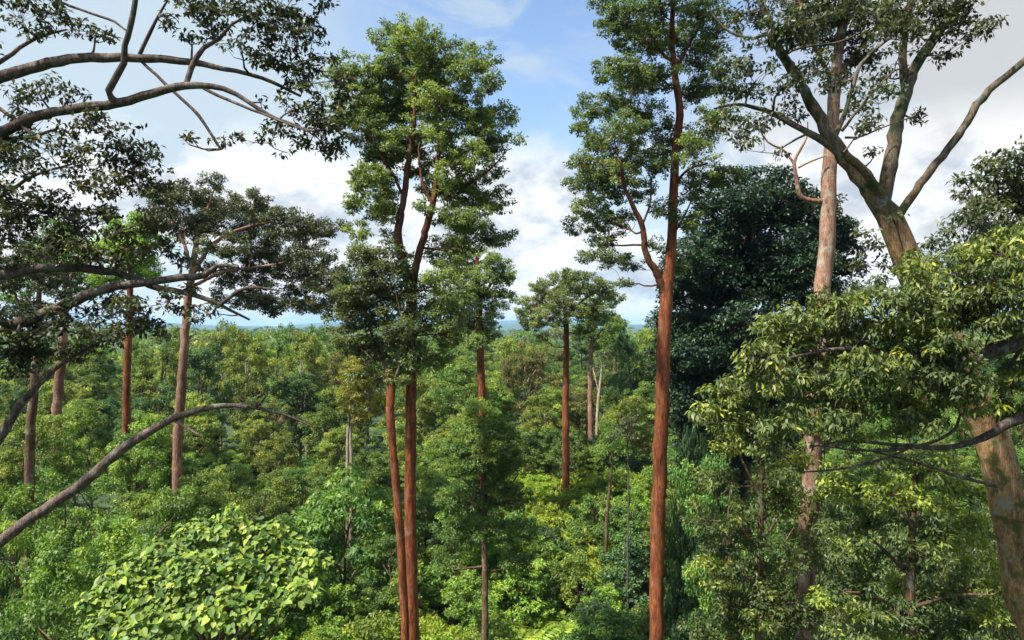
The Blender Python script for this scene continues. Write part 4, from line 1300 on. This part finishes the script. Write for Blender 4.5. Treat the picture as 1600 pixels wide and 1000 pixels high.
def big_leaf_tree():
    rng = np.random.default_rng(77)
    d0 = 19.0
    bx = (330 - 800) / F * d0
    org = np.array([bx, d0, float(gz(bx, d0))])
    root = empty("big_leaved_tree", tuple(org))
    tag(root, "low broad tree covered in large heart-shaped bright green leaves", "tree")
    blobs = [(160, 940, 32), (185, 915, 30), (495, 880, 26), (470, 935, 30), (215, 900, 40), (265, 875, 44), (310, 845, 40), (360, 830, 42), (410, 845, 42), (455, 865, 38), (480, 900, 32), (250, 930, 46), (310, 905, 50), (370, 895, 52), (425, 905, 48),
             (200, 950, 40), (290, 970, 50), (350, 960, 46), (170, 985, 36), (235, 995, 46), (400, 960, 40)]
    C, R = [], []
    for b in blobs:
        off = (900 - b[1]) / 60.0 * 1.1 + rng.uniform(-0.5, 0.5)
        C.append(pix(b[0], b[1], d0 + off))
        R.append(b[2] / F * d0)
    C, R = np.array(C), np.array(R)
    top = C.mean(0) - np.array([0, 0, 0.8])
    t = Tubes()
    P, W = smooth_path([org + [0, 0, -0.3], org + [0.2, 0, 3.0], (org + top) / 2 + [0.3, 0.1, 1.0], top], [0.16, 0.13, 0.10, 0.06], 0.4)
    t.add(P - org, W, 10, 0.05, rng)
    obj("trunk", t.mesh("trunk", BARK['brown']), root)
    pos, nrm = [], []
    for c, r in zip(C, R):
        t = Tubes()
        m = (P[-4] + c) / 2 + np.array([0, 0, -0.3]) + rng.normal(size=3) * 0.15
        t.add(np.array([P[-4], m, c]) - org, [0.05, 0.03, 0.012], 6)
        n = int(250 * (r / 0.8) ** 2)
        u = rsphere(rng, n)
        u[:, 2] = np.abs(u[:, 2]) * 0.95 - 0.12
        u[:, 1] = np.where(rng.random(n) < 0.75, -np.abs(u[:, 1]), u[:, 1])
        p = c + u * (r * rng.uniform(0.5, 1.18, n))[:, None]
        for q in p[::2]:
            t.add(np.array([c, (c + q) / 2 + [0, 0, -0.08], q]) - org, [0.008, 0.006, 0.004], 4)
        obj("branch", t.mesh("branch", BARK['brown']), root)
        pos.append(p)
        nrm.append(unit(u * 0.55 + np.array([0, -0.12, 0.75]) + rng.normal(size=(n, 3)) * 0.34))
    pos, nrm = np.concatenate(pos), np.concatenate(nrm)
    # one heart-shaped blade, folded along its midrib: half outlines
    outl = [(0.0, 0.0), (0.16, -0.10), (0.36, -0.06), (0.47, 0.14), (0.42, 0.40), (0.24, 0.70), (0.0, 1.0)]
    meshes = []
    for v in range(6):
        V, L, S = [], [], []
        for sg in (-1, 1):
            i0 = len(V)
            for (a, b) in outl:
                V.append((sg * a, b - 0.35, 0.16 * a - 0.22 * max(0, b - 0.35) ** 2 + 0.02 * math.sin(7 * b + v)))
            S.append(len(L))
            L.extend(range(i0, i0 + len(outl)) if sg == 1 else range(i0 + len(outl) - 1, i0 - 1, -1))
        meshes.append(raw_mesh("leaf", np.array(V), L, S, tint=[0.12 + 0.17 * v] * 2, mat=LEAF['bigleaf']))
    sz = 0.09 + 0.15 * rng.random(len(pos)) ** 1.2
    vis = np.argsort(-(sz * (1.0 + 0.8 * (-nrm[:, 1]) + 0.6 * nrm[:, 2])))
    order = list(vis)

    def frame(i):
        n_ = nrm[i]
        droop = unit(np.array([rng.normal() * 0.6, -0.45 + rng.normal() * 0.4, -0.55]))
        y = unit(droop - n_ * droop.dot(n_))
        x = np.cross(y, n_)
        return x, y, n_
    for i in order[:300]:
        x, y, n_ = frame(i)
        o = obj("leaf", meshes[int(rng.integers(0, 6))], root)
        s = sz[i]
        o.matrix_local = Matrix(((x[0] * s, y[0] * s, n_[0] * s, pos[i][0] - org[0]), (x[1] * s, y[1] * s, n_[1] * s, pos[i][1] - org[1]), (x[2] * s, y[2] * s, n_[2] * s, pos[i][2] - org[2]), (0, 0, 0, 1)))
    V, L, S, T = [], [], [], []
    nv = 0
    proto = np.array([(sg * a, b - 0.35, 0.16 * a - 0.22 * max(0, b - 0.35) ** 2) for sg in (-1, 1) for (a, b) in outl])
    for i in order[300:]:
        x, y, n_ = frame(i)
        M = np.stack([x, y, n_], 1) * sz[i]
        V.append(proto @ M.T + pos[i] - org)
        k = len(outl)
        for h in (0, 1):
            S.append(len(L))
            rg = range(nv + h * k, nv + h * k + k)
            L.extend(rg if h else reversed(rg))
            T.append(0.0)
        t_ = rng.random()
        T[-1] = T[-2] = t_
        nv += 2 * k
    obj("crown", raw_mesh("crown", np.concatenate(V), L, S, tint=T, mat=LEAF['bigleaf']), root, kind="stuff")


big_leaf_tree()

# creepers climbing the mossy trunk on the right


def trunk_creeper():
    rng = np.random.default_rng(9)
    d = 18
    pts = [(1254, 1000), (1262, 850), (1268, 760), (1272, 680), (1275, 600)]
    Cn, Rr = [], []
    for i in range(260):
        t = rng.random() * (len(pts) - 1)
        k = int(t)
        f = t - k
        if 700 < pts[k][1] * (1 - f) + pts[k + 1][1] * f < 765:
            continue
        px = pts[k][0] * (1 - f) + pts[k + 1][0] * f
        py = pts[k][1] * (1 - f) + pts[k + 1][1] * f
        a = rng.uniform(0, 2 * math.pi)
        p = pix(px, py, d) + np.array([math.cos(a), math.sin(a), 0]) * 0.27
        Cn.append(p)
        Rr.append(rng.uniform(0.07, 0.16))
    org = pix(1256, 1000, d)
    org[2] = float(gz(org[0], d))
    root = empty("climbing_creeper", tuple(org))
    tag(root, "leafy creeper climbing round the mossy lower trunk", "creeper")
    obj("foliage", leaf_mesh("foliage", rng, Cn, Rr, LEAF['mid'], L=0.085, W=0.045, cover=0.9, near=False, org=org), root, kind="stuff")
    t = Tubes()
    for s in range(3):
        ph = s * 2.1
        P = []
        for i in range(40):
            f = i / 39
            py = 1400 - f * 800
            px = 1251 + f * 24
            q = pix(px, py, d)
            P.append(q + np.array([math.cos(ph + f * 7), math.sin(ph + f * 7), 0]) * 0.26)
        t.add(np.array(P) - org, np.full(40, 0.015), 5)
    obj("stem", t.mesh("stem", BARK['brown']), root)


trunk_creeper()

# ------------------------------------------------------------------ uncountable growth


def ground_cover():
    rng = np.random.default_rng(31)
    n = 4600
    d = 17 + 90 * rng.random(n) ** 0.75
    x = rng.uniform(-0.9, 0.9, n) * d
    z = gz(x, d) + rng.uniform(0.0, 0.9, n)
    C = np.stack([x, d, z], 1)
    R = rng.uniform(0.3, 0.75, n)
    o = obj("ground_cover", leaf_mesh("ground_cover", rng, C, R, LEAF['lush'], L=0.30, W=0.14, cover=0.66, up=1.0), kind="stuff")
    tag(o, "low leafy ground cover between the shrubs of the forest floor", "ground cover", kind="stuff")


ground_cover()


def distant_forest():
    rng = np.random.default_rng(51)
    for key, mat, n in (('a', 'canopy_a', 520), ('b', 'canopy_b', 420), ('c', 'canopy_c', 300), ('d', 'canopy_d', 160)):
        d = 128 * (2600 / 128.0) ** (rng.random(n) ** 1.25)
        x = rng.uniform(-0.92, 0.92, n) * d
        g = gz(x, d)
        r = rng.uniform(2.6, 4.6, n) * (1 + np.clip((d - 300) / 500, 0, 2.6))
        h = rng.uniform(8.5, 12.8, n)
        h = np.where(rng.random(n) < 0.14, h + rng.uniform(1.5, 5.0, n), h)
        # sprays over each crown's upper dome
        m = 15
        idx = np.repeat(np.arange(n), m)
        u = rsphere(rng, n * m)
        u[:, 2] = np.abs(u[:, 2]) * 1.1 - 0.35
        rr = rng.uniform(0.6, 1.05, n * m)
        C = np.stack([x[idx] + u[:, 0] * r[idx] * rr, d[idx] + u[:, 1] * r[idx] * rr, g[idx] + h[idx] - np.minimum(r[idx], 3.6) * 0.95 + u[:, 2] * np.minimum(r[idx], 3.6) * 0.95 * rr], 1)
        R = r[idx] * 0.30
        near = d[idx] < 330
        ct = np.clip(0.5 + (rng.normal(size=n) * 0.16)[idx] + rng.normal(size=n * m) * 0.13, 0, 1)
        for sel, L, nm in ((near, 0.75, "near"), (~near, 2.6, "far")):
            if sel.sum() == 0:
                continue
            o = obj("distant_forest", leaf_mesh("distant_forest", rng, C[sel], R[sel], LEAF[mat], L=L, W=L * 0.6, cover=1.0, ctint=ct[sel]), kind="stuff")
            tag(o, "%s woodland crowns merging into the far forest" % {'a': 'mid-green', 'b': 'yellowish-green', 'c': 'dark green', 'd': 'rusty olive'}[key], "forest", kind="stuff")


distant_forest()


def drop_hidden():
    """leave out copied plants wholly behind nearer ones, seen from around the viewpoint"""
    seen = set()
    pl = sorted(PLACED, key=lambda r: r[2])
    NX, NY, ST = 400, 128, 4.0
    gx, gy = np.meshgrid((np.arange(NX) + 0.5) * ST, 490 + (np.arange(NY) + 0.5) * ST)
    for ox in (-1.5, 0.0, 1.5):
        full = np.zeros((NY, NX), bool)
        for i, (root, x, d, z, h, w) in enumerate(pl):
            px = 800 + F * (x - ox) / d
            yt = HORIZON + F * (CAM_Z - z - h) / d
            yb = HORIZON + F * (CAM_Z - z) / d
            rx = w * F / d
            e = ((gx - px) / rx) ** 2 + (np.clip((gy - (yt * 0.45 + yb * 0.55)) / ((yb - yt) * 0.55), -9, 0)) ** 2
            e = np.where(gy > yb, 9, e)
            if ((e < 1.1) & ~full).sum() >= 2:
                seen.add(i)
            full |= e < 0.62
    for i, r in enumerate(pl):
        if i not in seen:
            for c in list(r[0].children):
                bpy.data.objects.remove(c)
            bpy.data.objects.remove(r[0])
    return len(pl) - len(seen)


GONE = drop_hidden()


def build_haze():
    """the moist air over the whole forest"""
    x0, x1, y0, y1, z0, z1 = -13000, 13000, -13000, 13000, -14.0, 175.0
    V = np.array([(x, y, z) for x in (x0, x1) for y in (y0, y1) for z in (z0, z1)], float)
    Q = [(0, 1, 3, 2), (4, 6, 7, 5), (0, 4, 5, 1), (2, 3, 7, 6), (0, 2, 6, 4), (1, 5, 7, 3)]
    m = bpy.data.materials.new("haze")
    m.use_nodes = True
    n, l = m.node_tree.nodes, m.node_tree.links
    n.clear()
    out = n.new("ShaderNodeOutputMaterial")
    v = n.new("ShaderNodeVolumePrincipled")
    v.inputs["Color"].default_value = (0.36, 0.66, 1.0, 1)
    v.inputs["Density"].default_value = 0.0001
    v.inputs["Anisotropy"].default_value = 0.0
    l.new(v.outputs[0], out.inputs["Volume"])
    o = obj("haze", raw_mesh("haze", V, np.array(Q).ravel(), np.arange(6) * 4, mat=m), kind="stuff")
    tag(o, "thin bluish moist air over the far forest and hills", "haze")


build_haze()
